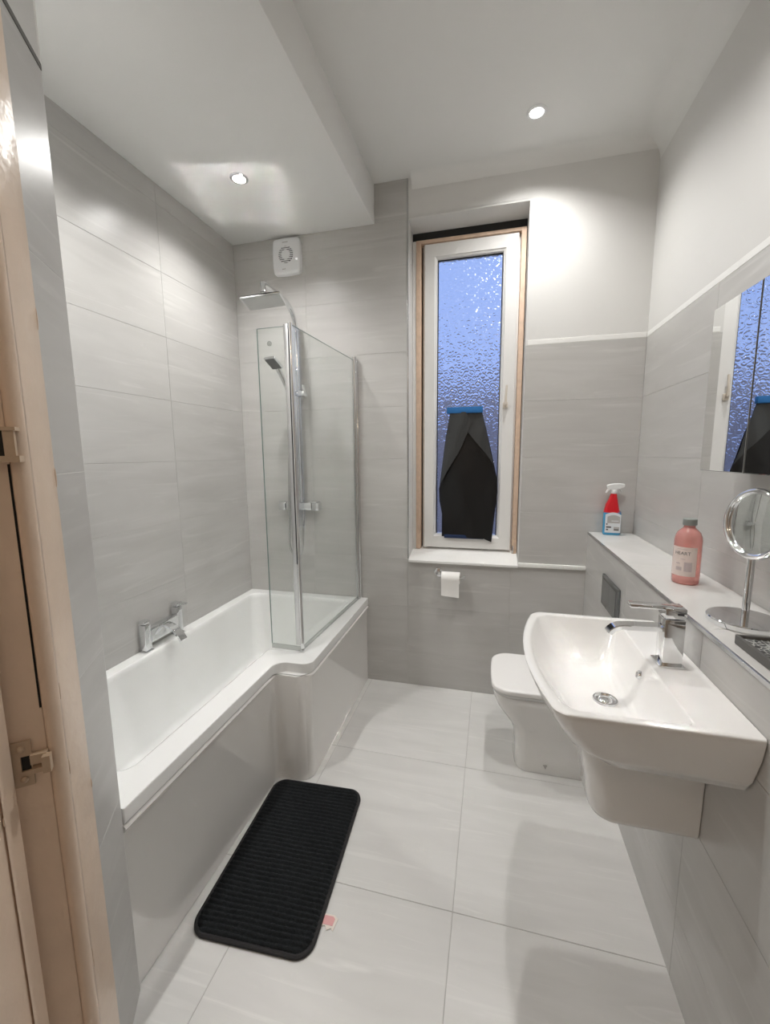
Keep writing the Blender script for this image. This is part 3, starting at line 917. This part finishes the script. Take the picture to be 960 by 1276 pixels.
ctl = [(-1.212, 2.42, 1.852), (-1.222, 2.425, 1.72), (-1.250, 2.44, 1.45), (-1.268, 2.45, 1.15), (-1.275, 2.45, .95), (-1.262, 2.45, .872), (-1.228, 2.45, .843), (-1.194, 2.45, .872), (-1.180, 2.45, .95), (-1.178, 2.46, 1.05), (-1.180, 2.482, 1.147)]
hose = []
for k in range(len(ctl) - 1):
    p0, p1, p2, p3 = [Vector(ctl[max(0, min(len(ctl) - 1, k + q_))]) for q_ in (-1, 0, 1, 2)]
    for t_ in (0, .25, .5, .75):
        hose.append(.5 * ((2 * p1) + (p2 - p0) * t_ + (2 * p0 - 5 * p1 + 4 * p2 - p3) * t_ ** 2 + (3 * p1 - p0 - 3 * p2 + p3) * t_ ** 3))
hose.append(Vector(ctl[-1]))
finish('hose', tube(hose, 0.0072, 10), M['satin'], sh)

# ------------------------------------------------------------------ extractor fan
fan = thing('extractor_fan', 'square white extractor fan with round slatted grille high on the back wall', 'fan', (-1.246, D, 2.70))
FX, FZ, FW, FH = -1.247, 2.700, 0.087, 0.100
def fring(s, y, bow=.006):
    pts = rpoly([(-FW * s, -FH * s), (FW * s, -FH * s), (FW * s, FH * s), (-FW * s, FH * s)], .014, 5, 6)
    out = []
    for p in pts:
        u = p.x / (FW * s); w = p.y / (FH * s)
        x = p.x + math.copysign(bow * (1 - w * w), p.x) * abs(u) ** 4
        z = p.y + math.copysign(bow * (1 - u * u), p.y) * abs(w) ** 4
        out.append(Vector((FX + x, y, FZ + z)))
    return out
bm = bmesh.new(); add_loft(bm, [fring(1, D - .001), fring(1, D - .018), fring(.96, D - .028), fring(.86, D - .034), fring(.80, D - .0345)])
finish('cover', bm, M['plastic'], fan)
R = .048
bm = lathe([(0, .0352), (R, .0352), (R, .034), (0, .034)], (FX, D, FZ + .006), 32, 'y')
finish('grille_dark_disc', bm, pmat('dark_grille_shade', (0.05, 0.055, 0.065), 0.7), fan)  # dark disc painted as the shade behind the slats
for k in range(-4, 5):
    z = k * 0.0106
    hw = sqrt(max(0, R * R - z * z))
    inner = sqrt(max(0, .026 ** 2 - z * z)) if abs(z) < .026 else 0
    spans = [(-hw, hw)] if inner == 0 else [(-hw, -inner), (inner, hw)]
    for a, b in spans:
        finish('slat', box((FX + a, D - .039, FZ + .006 + z - .0028), (FX + b, D - .0348, FZ + .006 + z + .0028), .001, 1), M['plastic'], fan)
finish('hub', lathe([(0, .040), (.024, .040), (.028, .037), (.028, .035), (0, .035)], (FX, D, FZ + .006), 32, 'y'), M['plastic'], fan)
finish('indicator_light', box((FX + .066, D - .036, FZ - .030), (FX + .074, D - .0335, FZ - .022), .001), M['led'], fan)
bm = bmesh.new()
for k in range(6): add_box(bm, (FX - .020 + k * .0062, D - .0353, FZ + .074), (FX - .0155 + k * .0062, D - .0343, FZ + .079))
add_box(bm, (FX - .026, D - .0353, FZ - .077), (FX - .010, D - .0343, FZ - .073)); add_box(bm, (FX - .008, D - .0353, FZ - .077), (FX - .004, D - .0343, FZ - .071))
finish('small_print', bm, M['label_grey'], fan, smooth=False, kind='stuff')

# ------------------------------------------------------------------ black plastic sheet taped to the window
YP = YS - 0.012
sheet = thing('black_plastic_sheet', 'black plastic sheet taped over the lower window pane with folded flaps', 'plastic sheet', (-0.15, YP, 0.96))
def patch(outline, y, bulge, seedv, name, mat, parent=None, th=0.0015):
    bm = bmesh.new()
    vs = [bm.verts.new((x, y, z)) for x, z in outline]
    f = bm.faces.new(vs)
    bmesh.ops.triangulate(bm, faces=[f])
    bmesh.ops.subdivide_edges(bm, edges=bm.edges[:], cuts=3, use_grid_fill=True)
    bmesh.ops.triangulate(bm, faces=bm.faces[:])
    bmesh.ops.subdivide_edges(bm, edges=bm.edges[:], cuts=1)
    bmesh.ops.remove_doubles(bm, verts=bm.verts[:], dist=1e-5)
    xs = [v.co.x for v in bm.verts]; zs = [v.co.z for v in bm.verts]
    xa, xb, za, zb_ = min(xs), max(xs), min(zs), max(zs)
    for v in bm.verts:
        u = (v.co.x - xa) / (xb - xa); w = (v.co.z - za) / (zb_ - za)
        v.co.y -= bulge * sin(pi * u) * (0.3 + 0.7 * sin(pi * w)) + 0.0035 * sin(23 * v.co.x + 9 * v.co.z + seedv) + 0.002 * sin(61 * v.co.x - 17 * v.co.z + seedv * 2)
    r = bmesh.ops.extrude_face_region(bm, geom=bm.faces[:])
    for v in [g for g in r['geom'] if isinstance(g, bmesh.types.BMVert)]:
        v.co.y += th
    return finish(name, bm, M[mat], sheet, angle=60)
patch([(-0.256, 1.745), (-0.070, 1.745), (-0.030, 1.60), (0.005, 1.45), (0.030, 1.34), (0.033, 1.26), (0.020, 1.12), (0.004, 0.948), (-0.040, 0.968), (-0.305, 0.975), (-0.300, 1.10), (-0.322, 1.20), (-0.326, 1.28), (-0.305, 1.36), (-0.29, 1.55)],
      YP, 0.018, 0.5, 'inner_sheet', 'black_plastic')
patch([(-0.258, 1.748), (-0.165, 1.748), (-0.128, 1.695), (-0.150, 1.625), (-0.205, 1.50), (-0.270, 1.395), (-0.318, 1.305), (-0.303, 1.42), (-0.283, 1.60)], YP - 0.024, 0.008, 2.1, 'left_flap', 'grey_plastic')
patch([(-0.168, 1.747), (-0.068, 1.747), (-0.040, 1.64), (-0.012, 1.50), (0.010, 1.425), (-0.035, 1.490), (-0.095, 1.560), (-0.150, 1.628), (-0.130, 1.69)], YP - 0.017, 0.006, 4.0, 'right_flap', 'grey_plastic')
bm = bmesh.new(); add_box(bm, (-0.278, YP - .030, 1.742), (-0.064, YP + .004, 1.778), .002)
finish('top_tape', bm, M['blue_tape'], sheet)
bm = bmesh.new(); add_box(bm, (-0.29, YP - .006, 0.965), (-0.045, YP + .006, 0.988), .002)
finish('bottom_tape', bm, pmat('dark_blue_tape', (0.006, 0.02, 0.07), 0.7), sheet)

# ------------------------------------------------------------------ shelf over the boxed wall
shelf = thing('tiled_shelf', 'long pale tiled ledge with silver edge along the right wall', 'shelf', (0.64, 0.7, ZS))
ys = [-1.2, -0.70, -0.08, 0.55, 1.18, 1.81, D - .001]
for a, b in zip(ys, ys[1:]):
    finish('tile', box((XS + .004, a + .001, ZS - .0135), (XR - .001, b - .001, ZS), .001, 1), M['shelf_tile'], shelf, smooth=False)
finish('edge_trim', box((XS - .0015, -1.2, ZS - .0125), (XS + .004, D - .001, ZS - .0005), .0008, 1), M['satin'], shelf)

# ------------------------------------------------------------------ basin
YC, HWY = 1.20, 0.305
bs = thing('wash_basin', 'white wall-hung washbasin with bowed front and half pedestal', 'basin', (0.33, YC, 0.93))
def bring(xf, xb, hw, z, r, bow, yb=0.0, hwb=None):
    hb = hw if hwb is None else hwb
    pts = rpoly([(xb, YC - hb), (xb, YC + hb), (xf, YC + hw), (xf, YC - hw)], r, 6, 10)
    out = []
    for p in pts:
        u = max(-1, min(1, (p.y - YC) / hw)); w = max(0, min(1, (xb - p.x) / (xb - xf)))
        out.append(Vector((p.x - bow * (1 - u * u) * w ** 1.5, p.y, z)))
    return out
bx = XS - .001
ZR = 0.945
rs = [bring(.30, bx, .205, .790, [.01, .01, .05, .05], .05),
      bring(.245, bx, .255, .805, [.01, .01, .05, .05], .05, hwb=.265),
      bring(.205, bx, .268, .835, [.006, .006, .04, .04], .05, hwb=.280),
      bring(.168, bx, .292, .895, [.004, .004, .035, .035], .05, hwb=.297),
      bring(.152, bx, .303, .930, [.004, .004, .03, .03], .05),
      bring(.150, bx, .304, .941, [.004, .004, .03, .03], .05),
      bring(.155, bx, .300, ZR, [.004, .004, .028, .028], .05),
      bring(.168, .418, .284, ZR, [.012, .012, .03, .03], .05),
      bring(.173, .414, .279, ZR - .004, [.014, .014, .034, .034], .048),
      bring(.182, .408, .270, ZR - .022, [.02, .02, .045, .045], .045),
      bring(.215, .392, .235, .872, [.03, .03, .06, .06], .036),
      bring(.235, .380, .205, .838, [.035, .035, .06, .06], .028),
      bring(.260, .366, .165, .822, [.035, .035, .05, .05], .015),
      bring(.295, .345, .07, .815, [.02, .02, .02, .02], .0)]
bm = bmesh.new(); add_loft(bm, rs)
o_ = finish('bowl', bm, M['ceramic'], bs, angle=55)
o_.modifiers.new('weighted', 'WEIGHTED_NORMAL').keep_sharp = True
def pring(xf, hw, z, r=.055): return [Vector((p.x, p.y, z)) for p in rpoly([(bx, YC - hw), (bx, YC + hw), (xf, YC + hw), (xf, YC - hw)], [.003, .003, r, r], 8, 2)]
bm = bmesh.new(); add_loft(bm, [pring(.300, .092, .522, .04), pring(.285, .099, .527), pring(.278, .102, .540), pring(.268, .104, .62), pring(.250, .106, .72), pring(.240, .108, .803)])
finish('half_pedestal', bm, M['ceramic'], bs, angle=50)
DX, DZ = .320, .8152
bm = bmesh.new(); add_lathe(bm, [(0, .004), (.012, .006), (.017, .004), (.019, .001), (.024, .001), (.027, .005), (.031, .005), (.033, 0), (.033, -.002), (0, -.002)], (DX, YC, DZ), 28)
finish('plug_waste', bm, M['chrome'], bs)
bm = bmesh.new()
t = Matrix.Rotation(radians(-78), 3, 'Y')
add_lathe(bm, [(0, .001), (.006, .001), (.007, .005), (.011, .004), (.0125, 0), (.0125, -.003), (0, -.003)], (.3985, YC, .900), 20, mat=t)
finish('overflow_ring', bm, M['chrome'], bs)

tap = thing('basin_tap', 'square chrome basin mixer tap with flat lever on the back of the basin', 'tap', (.462, 1.19, ZR))
finish('base_plate', box((.430, 1.162, ZR + .0003), (.492, 1.224, ZR + .006), .002), M['chrome'], tap)
finish('body', box((.439, 1.169, ZR + .005), (.487, 1.217, ZR + .128), .0035), M['chrome'], tap)
bm = bmesh.new()
rg = []
for k in range(13):
    a = k / 12
    if a < .6:
        x = .445 - .095 * (a / .6); z = ZR + .098 - .004 * (a / .6); tx, tz = 0, 1
    else:
        q = (a - .6) / .4 * radians(62)
        x = .350 - .040 * sin(q); z = ZR + .094 - .040 * (1 - cos(q)); tx, tz = -sin(q), cos(q)
    h = .0065; w = .017
    rg.append([Vector((x + tx * h, 1.193 - w, z + tz * h)), Vector((x + tx * h, 1.193 + w, z + tz * h)), Vector((x - tx * h, 1.193 + w, z - tz * h)), Vector((x - tx * h, 1.193 - w, z - tz * h))])
add_loft(bm, rg)
bmesh.ops.bevel(bm, geom=[ed for ed in bm.edges if abs(ed.verts[0].co.y - ed.verts[1].co.y) < 1e-6], offset=.002, segments=2, affect='EDGES')
finish('spout', bm, M['chrome'], tap)
bm = bmesh.new(); add_box(bm, (.4385, 1.1685, ZR + .130), (.4875, 1.2175, ZR + .158), .003)
add_box(bm, (.360, 1.178, ZR + .149), (.46, 1.208, ZR + .160), .003)
lv = finish('lever', bm, M['chrome'], tap)
finish('temperature_mark', box((.4660, 1.1672, ZR + .141), (.4800, 1.1682, ZR + .147), 0), M['ink'], lv, origin=tap['_base'])

# ------------------------------------------------------------------ toilet
tl = thing('toilet', 'white back-to-wall toilet with closed square lid behind the basin', 'toilet', (.30, 2.02, 0))
TC = 2.025
def tring(xf, hw, z, r, bow=.012):
    pts = rpoly([(bx, TC - hw), (bx, TC + hw), (xf, TC + hw), (xf, TC - hw)], [.004, .004, r, r], 8, 6)
    out = []
    for p in pts:
        u = max(-1, min(1, (p.y - TC) / hw)); w = max(0, min(1, (bx - p.x) / (bx - xf)))
        out.append(Vector((p.x - bow * (1 - u * u) * w ** 2, p.y, z)))
    return out
bm = bmesh.new(); add_loft(bm, [tring(.150, .118, .001, .045), tring(.146, .121, .01, .048), tring(.146, .121, .10, .05), tring(.142, .124, .17, .052), tring(.125, .136, .225, .056), tring(.092, .155, .275, .062), tring(.058, .172, .325, .07), tring(.042, .180, .365, .075), tring(.038, .182, .392, .075), tring(.044, .178, .397, .072)])
finish('pan', bm, M['ceramic'], tl, angle=55)
bm = bmesh.new(); add_loft(bm, [tring(.040, .180, .3985, .072), tring(.036, .183, .401, .075), tring(.036, .183, .409, .075), tring(.040, .180, .411, .072)])
finish('seat', bm, M['plastic'], tl, angle=50)
bm = bmesh.new(); add_loft(bm, [tring(.036, .184, .4125, .075), tring(.028, .189, .417, .078), tring(.027, .190, .432, .078), tring(.033, .186, .4385, .074), tring(.042, .176, .4402, .068)])
o_ = finish('lid', bm, pmat('white_lid_plastic', (.84, .83, .82), .2, coat=.3), tl, angle=50)
o_.modifiers.new('weighted', 'WEIGHTED_NORMAL').keep_sharp = True
bm = bmesh.new()
yt = TC - .1215
v = [bm.verts.new(p) for p in ((.262, yt - .001, .052), (.282, yt - .001, .052), (.274, yt - .001, .030), (.262, yt + .002, .052), (.282, yt + .002, .052), (.274, yt + .002, .030))]
for f in ((0, 1, 2), (5, 4, 3), (0, 3, 4, 1), (1, 4, 5, 2), (2, 5, 3, 0)): bm.faces.new([v[i] for i in f])
finish('fixing_cap', bm, M['label_grey'], tl, smooth=False)

fp = thing('flush_plate', 'dark chrome flush plate on the wall above the toilet', 'flush plate', (XS, 1.99, .86))
M['dark_chrome'] = pmat('dark_chrome', (0.30, 0.315, 0.325), 0.16, metal=1)
finish('plate', box((XS - .012, 1.86, .788), (XS - .0005, 2.118, .932), .003), M['dark_chrome'], fp)
finish('button', box((XS - .0130, 1.885, .805), (XS - .0122, 1.9875, .915), .0003, 1), M['dark_chrome'], fp)
finish('button', box((XS - .0130, 1.989, .805), (XS - .0122, 2.095, .915), .0003, 1), M['dark_chrome'], fp)

# ------------------------------------------------------------------ toilet roll and holder
rhd = thing('toilet_roll_holder', 'chrome toilet roll holder on the tiles under the window sill', 'roll holder', (-.312, D, .77))
bm = bmesh.new(); add_lathe(bm, [(0, .010), (.018, .010), (.024, .007), (.026, .0005), (0, .0005)], (-.312, D, .772), 24, 'y')
finish('rosette', bm, M['chrome'], rhd)
pts = [(-.312, D - .006, .772), (-.312, D - .055, .770), (-.309, D - .064, .768), (-.300, D - .068, .7655), (-.155, D - .068, .7635), (-.148, D - .068, .767), (-.146, D - .068, .775)]
finish('arm', tube(pts, .006, 12), M['chrome'], rhd)
rl = thing('toilet_roll', 'nearly used white toilet roll hanging below the window sill', 'toilet roll', (-.225, D - .068, .755))
def xcyl(x0, x1, prof, c, n=32):
    bm = bmesh.new(); Rm = Matrix.Rotation(pi / 2, 3, 'Y')
    add_lathe(bm, prof, c, n, mat=Rm); return bm
RC = (-.228, D - .068, .7585)
bm = bmesh.new()
n = 36; ro, ri, hx = .036, .0185, .054
vs = []
for r_, x in ((ro, -hx), (ro, hx), (ri, hx), (ri, -hx)):
    vs.append([bm.verts.new((RC[0] + x, RC[1] + r_ * cos(2 * pi * k / n), RC[2] + r_ * sin(2 * pi * k / n))) for k in range(n)])
for a in range(4):
    A, B = vs[a], vs[(a + 1) % 4]
    for k in range(n): bm.faces.new((A[k], A[(k + 1) % n], B[(k + 1) % n], B[k]))
finish('paper_coil', bm, M['paper'], rl)
bm = bmesh.new(); vs = []
for r_, x in ((.0183, -hx), (.0183, hx), (.0168, hx), (.0168, -hx)):
    vs.append([bm.verts.new((RC[0] + x, RC[1] + r_ * cos(2 * pi * k / n), RC[2] + r_ * sin(2 * pi * k / n))) for k in range(n)])
for a in range(4):
    A, B = vs[a], vs[(a + 1) % 4]
    for k in range(n): bm.faces.new((A[k], A[(k + 1) % n], B[(k + 1) % n], B[k]))
finish('cardboard_core', bm, M['card'], rl)
# loose sheet over the front
bm = bmesh.new(); cols = []
N_ = 22
for k in range(N_ + 1):
    a = k / N_
    if a < .35:
        th = radians(90 + 90 * a / .35); y = RC[1] + .0373 * cos(th); z = RC[2] + .0373 * sin(th)
    else:
        q = (a - .35) / .65; y = RC[1] - .0373 + .006 * sin(q * 2.2); z = RC[2] - .108 * q
    cols.append([(RC[0] + x * (1.0 - .02 * a), y + .0015 * sin(9 * x * 10) * a, z + (.004 * (x / hx) * (-1) if a > .95 else 0)) for x in (-hx, -hx / 2, 0, hx / 2, hx)])
vv = [[bm.verts.new(p) for p in c] for c in cols]
for a, b in zip(vv, vv[1:]):
    for k in range(4): bm.faces.new((a[k], a[k + 1], b[k + 1], b[k]))
r = bmesh.ops.extrude_face_region(bm, geom=bm.faces[:])
for g in r['geom']:
    if isinstance(g, bmesh.types.BMVert): g.co.y -= .0006
finish('loose_sheet', bm, M['paper'], rl)

# ------------------------------------------------------------------ mirror cabinet
XM = .628
mc = thing('mirror_cabinet', 'wall cabinet with three mirrored doors above the shelf', 'cabinet', (.70, 1.16, 1.68))
my = [1.518, 1.279, 1.040, .801]
mz0, mz1 = 1.441, 1.915
bm = box((XM + .019, my[-1] + .002, mz0 + .002), (XR - .0005, my[0] - .002, mz1 - .002), .001, 1)
finish('carcass', bm, M['grey_body'], mc)
for a, b in zip(my, my[1:]):
    d = finish('door', box((XM + .002, b + .0012, mz0), (XM + .0185, a - .0012, mz1), .0008, 1), M['pewter'], mc)  # dark rim stands in for the bevel's reflection and the gap between doors
    finish('mirror_face', box((XM, b + .0036, mz0 + .0015), (XM + .0019, a - .0036, mz1 - .0015), .0006, 1), M['mirror'], d, origin=mc['_base'])

# ------------------------------------------------------------------ things on the shelf
zs = ZS + .0004
# red and blue spray bottle
sx, sy = .634, 2.476
sb = thing('spray_bottle', 'blue cleaner bottle with red shoulder and white trigger in the shelf corner', 'bottle', (sx, sy, zs))
RZ = Matrix.Rotation(radians(-8), 2)
def sring(cx, w, d, z, r=.016):
    pts = rpoly([(-w, -d), (w, -d), (w, d), (-w, d)], r, 5)
    return [Vector((sx + (RZ @ Vector((p.x + cx, p.y))).x, sy + (RZ @ Vector((p.x + cx, p.y))).y, z)) for p in pts]
bm = bmesh.new(); add_loft(bm, [sring(0, .039, .026, zs), sring(0, .043, .029, zs + .006), sring(0, .043, .029, zs + .115), sring(.0, .041, .028, zs + .128)])
finish('bottle_body', bm, M['blue_liquid'], sb)
bm = bmesh.new(); add_loft(bm, [sring(0, .0425, .0292, zs + .122), sring(-.004, .036, .027, zs + .134), sring(-.004, .030, .024, zs + .165, .014), sring(.001, .019, .017, zs + .20, .012), sring(.002, .015, .014, zs + .222, .010)])
finish('shoulder', bm, M['red'], sb)
bm = bmesh.new(); add_lathe(bm, [(0, 0), (.014, 0), (.0155, .004), (.0155, .016), (.012, .022), (0, .022)], (sx + .002, sy, zs + .2225), 20)
add_loft(bm, [[Vector((sx + x, sy + y * w, zs + z)) for y, z in ((-.012, z0), (.012, z0), (.012, z1 - .004), (.007, z1), (-.007, z1), (-.012, z1 - .004))] for x, w, z0, z1 in ((-.034, .65, .254, .268), (-.026, .9, .248, .272), (.0, 1, .240, .278), (.028, 1, .250, .278), (.048, .8, .258, .276), (.052, .6, .262, .273))])
hd = finish('trigger_head', bm, pmat('clear_white_plastic', (.74, .75, .75), .2, coat=.3), sb)
bm = tube([(sx - .020, sy, zs + .250), (sx - .028, sy, zs + .243), (sx - .033, sy, zs + .232), (sx - .036, sy, zs + .226)], [.006, .005, .005, .004], 8)
finish('nozzle', bm, M['plastic'], hd, origin=sb['_base'])
bm = tube([(sx + .022, sy, zs + .252), (sx + .034, sy, zs + .242), (sx + .040, sy, zs + .226)], [.004, .0035, .003], 8)
finish('trigger', bm, pmat('clear_trigger', (.60, .61, .61), .2), hd, origin=sb['_base'])
def sface(x0, x1, z0, z1, off, mat, name, parent, arch=0.0):
    bm = bmesh.new()
    pts = [(x0, z0), (x1, z0)] + [(x1 + (x0 - x1) * k / 8, z1 + arch * sin(pi * k / 8)) for k in range(9)]
    rr = []
    for o in (off, off - .0012):
        rr.append([Vector((sx + (RZ @ Vector((x, -.029 - o))).x, sy + (RZ @ Vector((x, -.029 - o))).y, zs + z)) for x, z in pts])
    add_loft(bm, rr)
    return finish(name, bm, M[mat], parent, smooth=False, origin=sb['_base'])
lb = sface(-.034, .040, .014, .112, .0012, 'label', 'label', sb, .012)
sface(-.024, .036, .066, .100, .0018, 'label_grey', 'picture_print', lb, .010)
bm = bmesh.new()
sface(-.004, .030, .076, .080, .0024, 'label', 'white_print', lb)
sface(-.028, -.004, .040, .048, .0022, 'ink', 'dark_print', lb)
sface(-.028, -.022, .056, .064, .0022, 'ink', 'dark_print', lb)
sface(-.028, -.018, .027, .034, .0022, 'ink', 'dark_print', lb)
sface(.008, .034, .026, .046, .0022, 'label_grey', 'panel_print', lb)
sface(.010, .032, .028, .034, .0026, 'ink', 'dark_print', lb)

# pink bottle
px_, py_ = .648, 1.597
pk = thing('toiletry_bottle', 'clear bottle of pink liquid with grey cap standing on the shelf', 'bottle', (px_, py_, zs))
prof = [(0, .003), (.030, .003), (.036, 0), (.0395, .004), (.040, .014), (.040, .148), (.0385, .160), (.033, .174), (.024, .184), (.0185, .189), (.0165, .192), (.0165, .198), (0, .198)]
finish('bottle_body', lathe(prof, (px_, py_, zs), 40), M['pink'], pk)
bm = bmesh.new(); add_lathe(bm, [(0, 0), (.0195, 0), (.0205, .002), (.0205, .020), (.0185, .022), (0, .022)], (px_, py_, zs + .1985), 32)
finish('cap', bm, M['cap_grey'], pk)
A0 = math.atan2(0 - py_, 0 - px_)        # towards the doorway
def cyl_patch(a0, a1, z0, z1, r0, r1, n=14):
    bm = bmesh.new(); rr = []
    for k in range(n + 1):
        a = A0 + a0 + (a1 - a0) * k / n
        rr.append([Vector((px_ + r * cos(a), py_ + r * sin(a), zs + z)) for r, z in ((r0, z0), (r1, z0), (r1, z1), (r0, z1))])
    add_loft(bm, rr); return bm
lab = finish('label', cyl_patch(-1.25, .72, .030, .128, .0395, .0406, 24), M['pink_label'], pk)
tm = text_mesh('HEART', .0155)
for v in tm.verts:
    a = A0 - .33 + v.co.x / .0408
    z = v.co.y; r = .0407 + (0.0003 if v.co.z > 0 else 0)
    v.co = Vector((px_ + r * cos(a), py_ + r * sin(a), zs + .1065 + z))
finish('lettering', tm, M['ink'], lab, origin=pk['_base'], smooth=False)
for (a0, a1, z0, z1) in ((-.75, .0, .1195, .1215), (-.45, -.1, .0865, .0885), (-.75, -.45, .070, .074), (-.15, .40, .046, .078), (-.75, -.3, .048, .060)):
    finish('faint_print', cyl_patch(a0, a1, z0, z1, .0404, .0408, 8), M['label_dim'], lab, origin=pk['_base'])

# round table mirror
vx, vy = .642, 1.232
vm = thing('vanity_mirror', 'round chrome tabletop mirror on a stem and disc foot', 'mirror', (vx, vy, zs))
bm = lathe([(0, .002), (.074, 0), (.080, .001), (.081, .004), (.081, .014), (.079, .0165), (.04, .018), (0, .0185)], (vx, vy, zs), 64)
finish('foot', bm, M['chrome'], vm)
bm = tube([(vx, vy, zs + .018), (vx, vy, zs + .172)], .0085, 20)
finish('stem', bm, M['chrome'], vm)
# head faces back into the room
hz = zs + .262
nd = Vector((-.965, -.25, .05)).normalized()
q = nd.to_track_quat('Z', 'Y').to_matrix()
bm = bmesh.new()
Rr, rr_ = .083, .0080
rings = []
for k in range(64):
    a = 2 * pi * k / 64
    rings.append([Vector((vx, vy, hz)) + q @ Vector(((Rr + rr_ * cos(b)) * cos(a), (Rr + rr_ * cos(b)) * sin(a), .010 * sin(b))) for b in [2 * pi * j / 12 for j in range(12)]])
rings.append(rings[0])
add_loft(bm, rings, False, False)
bmesh.ops.remove_doubles(bm, verts=bm.verts[:], dist=1e-6)
finish('ring', bm, M['chrome'], vm)
bm = bmesh.new(); add_lathe(bm, [(0, .0030), (.03, .0026), (.06, .0016), (.080, .0004), (.080, -.003), (0, -.003)], (vx, vy, hz), 64, mat=q)
finish('looking_glass', bm, M['mirror'], vm)

# patterned tray
ty0, ty1, tx0, tx1 = .86, 1.098, .556, .676
tr = thing('patterned_tray', 'dark grey rectangular tray with black and silver pattern at the shelf front', 'tray', (.616, .98, zs))
bm = bmesh.new()
def trg(o, z): return [Vector((p.x, p.y, zs + z)) for p in rpoly([(tx0 + o, ty0 + o), (tx1 - o, ty0 + o), (tx1 - o, ty1 - o), (tx0 + o, ty1 - o)], .004, 3)]
add_loft(bm, [trg(0.001, 0), trg(0, .002), trg(0, .021), trg(.001, .022), trg(.006, .022), trg(.007, .021), trg(.008, .014)])
finish('tray_body', bm, M['pewter'], tr)
def tray_pattern():
    m, nt, b = new_mat('black_silver_pattern')
    tc = nt.nodes.new('ShaderNodeTexCoord'); v = nt.nodes.new('ShaderNodeTexVoronoi'); v.feature = 'DISTANCE_TO_EDGE'
    v.inputs['Scale'].default_value = 85
    nt.links.new(tc.outputs['Object'], v.inputs['Vector'])
    r = nt.nodes.new('ShaderNodeValToRGB'); r.color_ramp.interpolation = 'CONSTANT'
    r.color_ramp.elements[0].color = (.42, .43, .41, 1); r.color_ramp.elements[1].position = .09; r.color_ramp.elements[1].color = (.008, .008, .008, 1)
    nt.links.new(v.outputs['Distance'], r.inputs[0]); nt.links.new(r.outputs[0], b.inputs['Base Color'])
    b.inputs['Roughness'].default_value = .3
    return m
bm = bmesh.new(); add_loft(bm, [trg(.0082, .0142), trg(.0082, .0152)])
finish('patterned_base', bm, tray_pattern(), tr)

# ------------------------------------------------------------------ bath mat
MC = Vector((-.713, 1.268)); MA = radians(3.0); MW, ML = .206, .326
bmat = thing('bath_mat', 'black ribbed chenille bath mat on the floor beside the bath', 'mat', (MC.x, MC.y, 0))
def rrect_sd(x, y, w, l, r):
    qx, qy = abs(x) - w + r, abs(y) - l + r
    return math.hypot(max(qx, 0), max(qy, 0)) + min(max(qx, qy), 0) - r
RM = Matrix.Rotation(MA, 2)
bm = bmesh.new()
nx, ny = 84, 232
rnd = random.Random(5)
grid = {}
for i in range(nx + 1):
    for j in range(ny + 1):
        x = -MW + 2 * MW * i / nx; y = -ML + 2 * ML * j / ny
        sd = rrect_sd(x, y, MW, ML, .058)
        if sd > -.009: continue
        ph = y / .0168 * pi + .5 * sin(x * 26 + 3 * sin(y * 11)) * .45
        z = .013 + .0115 * abs(sin(ph)) ** .8 * min(1, (-.009 - sd) / .012 + .25) + rnd.uniform(-.0022, .0022)
        z -= max(0, .012 + sd + .012) * .3 if sd > -.024 else 0
        p = RM @ Vector((x, y)) + MC
        grid[i, j] = bm.verts.new((p.x + rnd.uniform(-.0007, .0007), p.y + rnd.uniform(-.0007, .0007), z))
for i in range(nx):
    for j in range(ny):
        ks = [(i, j), (i + 1, j), (i + 1, j + 1), (i, j + 1)]
        if all(k in grid for k in ks): bm.faces.new([grid[k] for k in ks])
finish('chenille_pile', bm, M['mat_pile'], bmat, angle=180)
def mring(o, z): return [Vector((*(RM @ p + MC), z)) for p in rpoly([(-MW + o, -ML + o), (MW - o, -ML + o), (MW - o, ML - o), (-MW + o, ML - o)], .058 - o, 12, 6)]
bm = bmesh.new(); add_loft(bm, [mring(.003, .0005), mring(0, .004), mring(.001, .011), mring(.006, .014), mring(.012, .0125), mring(.016, .008)])
finish('bound_edge', bm, M['mat_edge'], bmat)
bm = bmesh.new()
tagp = [(x + .012, y) for x, y in [(-.520, 1.096), (-.478, 1.099), (-.463, 1.090), (-.468, 1.052), (-.477, 1.060), (-.489, 1.051), (-.497, 1.062), (-.526, 1.059)]]
add_loft(bm, [[Vector((x, y, .0012 + .001 * abs(sin(60 * x)))) for x, y in tagp], [Vector((x, y, .0024 + .001 * abs(sin(60 * x)))) for x, y in tagp]])
tg = finish('care_tag', bm, M['tag_white'], bmat, smooth=False)
tg['label'] = 'pale tag with a pink block'
bm = bmesh.new()
tagp = [(x + .012, y) for x, y in [(-.516, 1.091), (-.480, 1.093), (-.472, 1.087), (-.474, 1.066), (-.520, 1.065)]]
add_loft(bm, [[Vector((x, y, .0036)) for x, y in tagp], [Vector((x, y, .0040)) for x, y in tagp]])
finish('pink_block', bm, M['tag_pink'], tg, origin=bmat['_base'], smooth=False)

for o in bpy.data.objects:
    if '_base' in o: del o['_base']
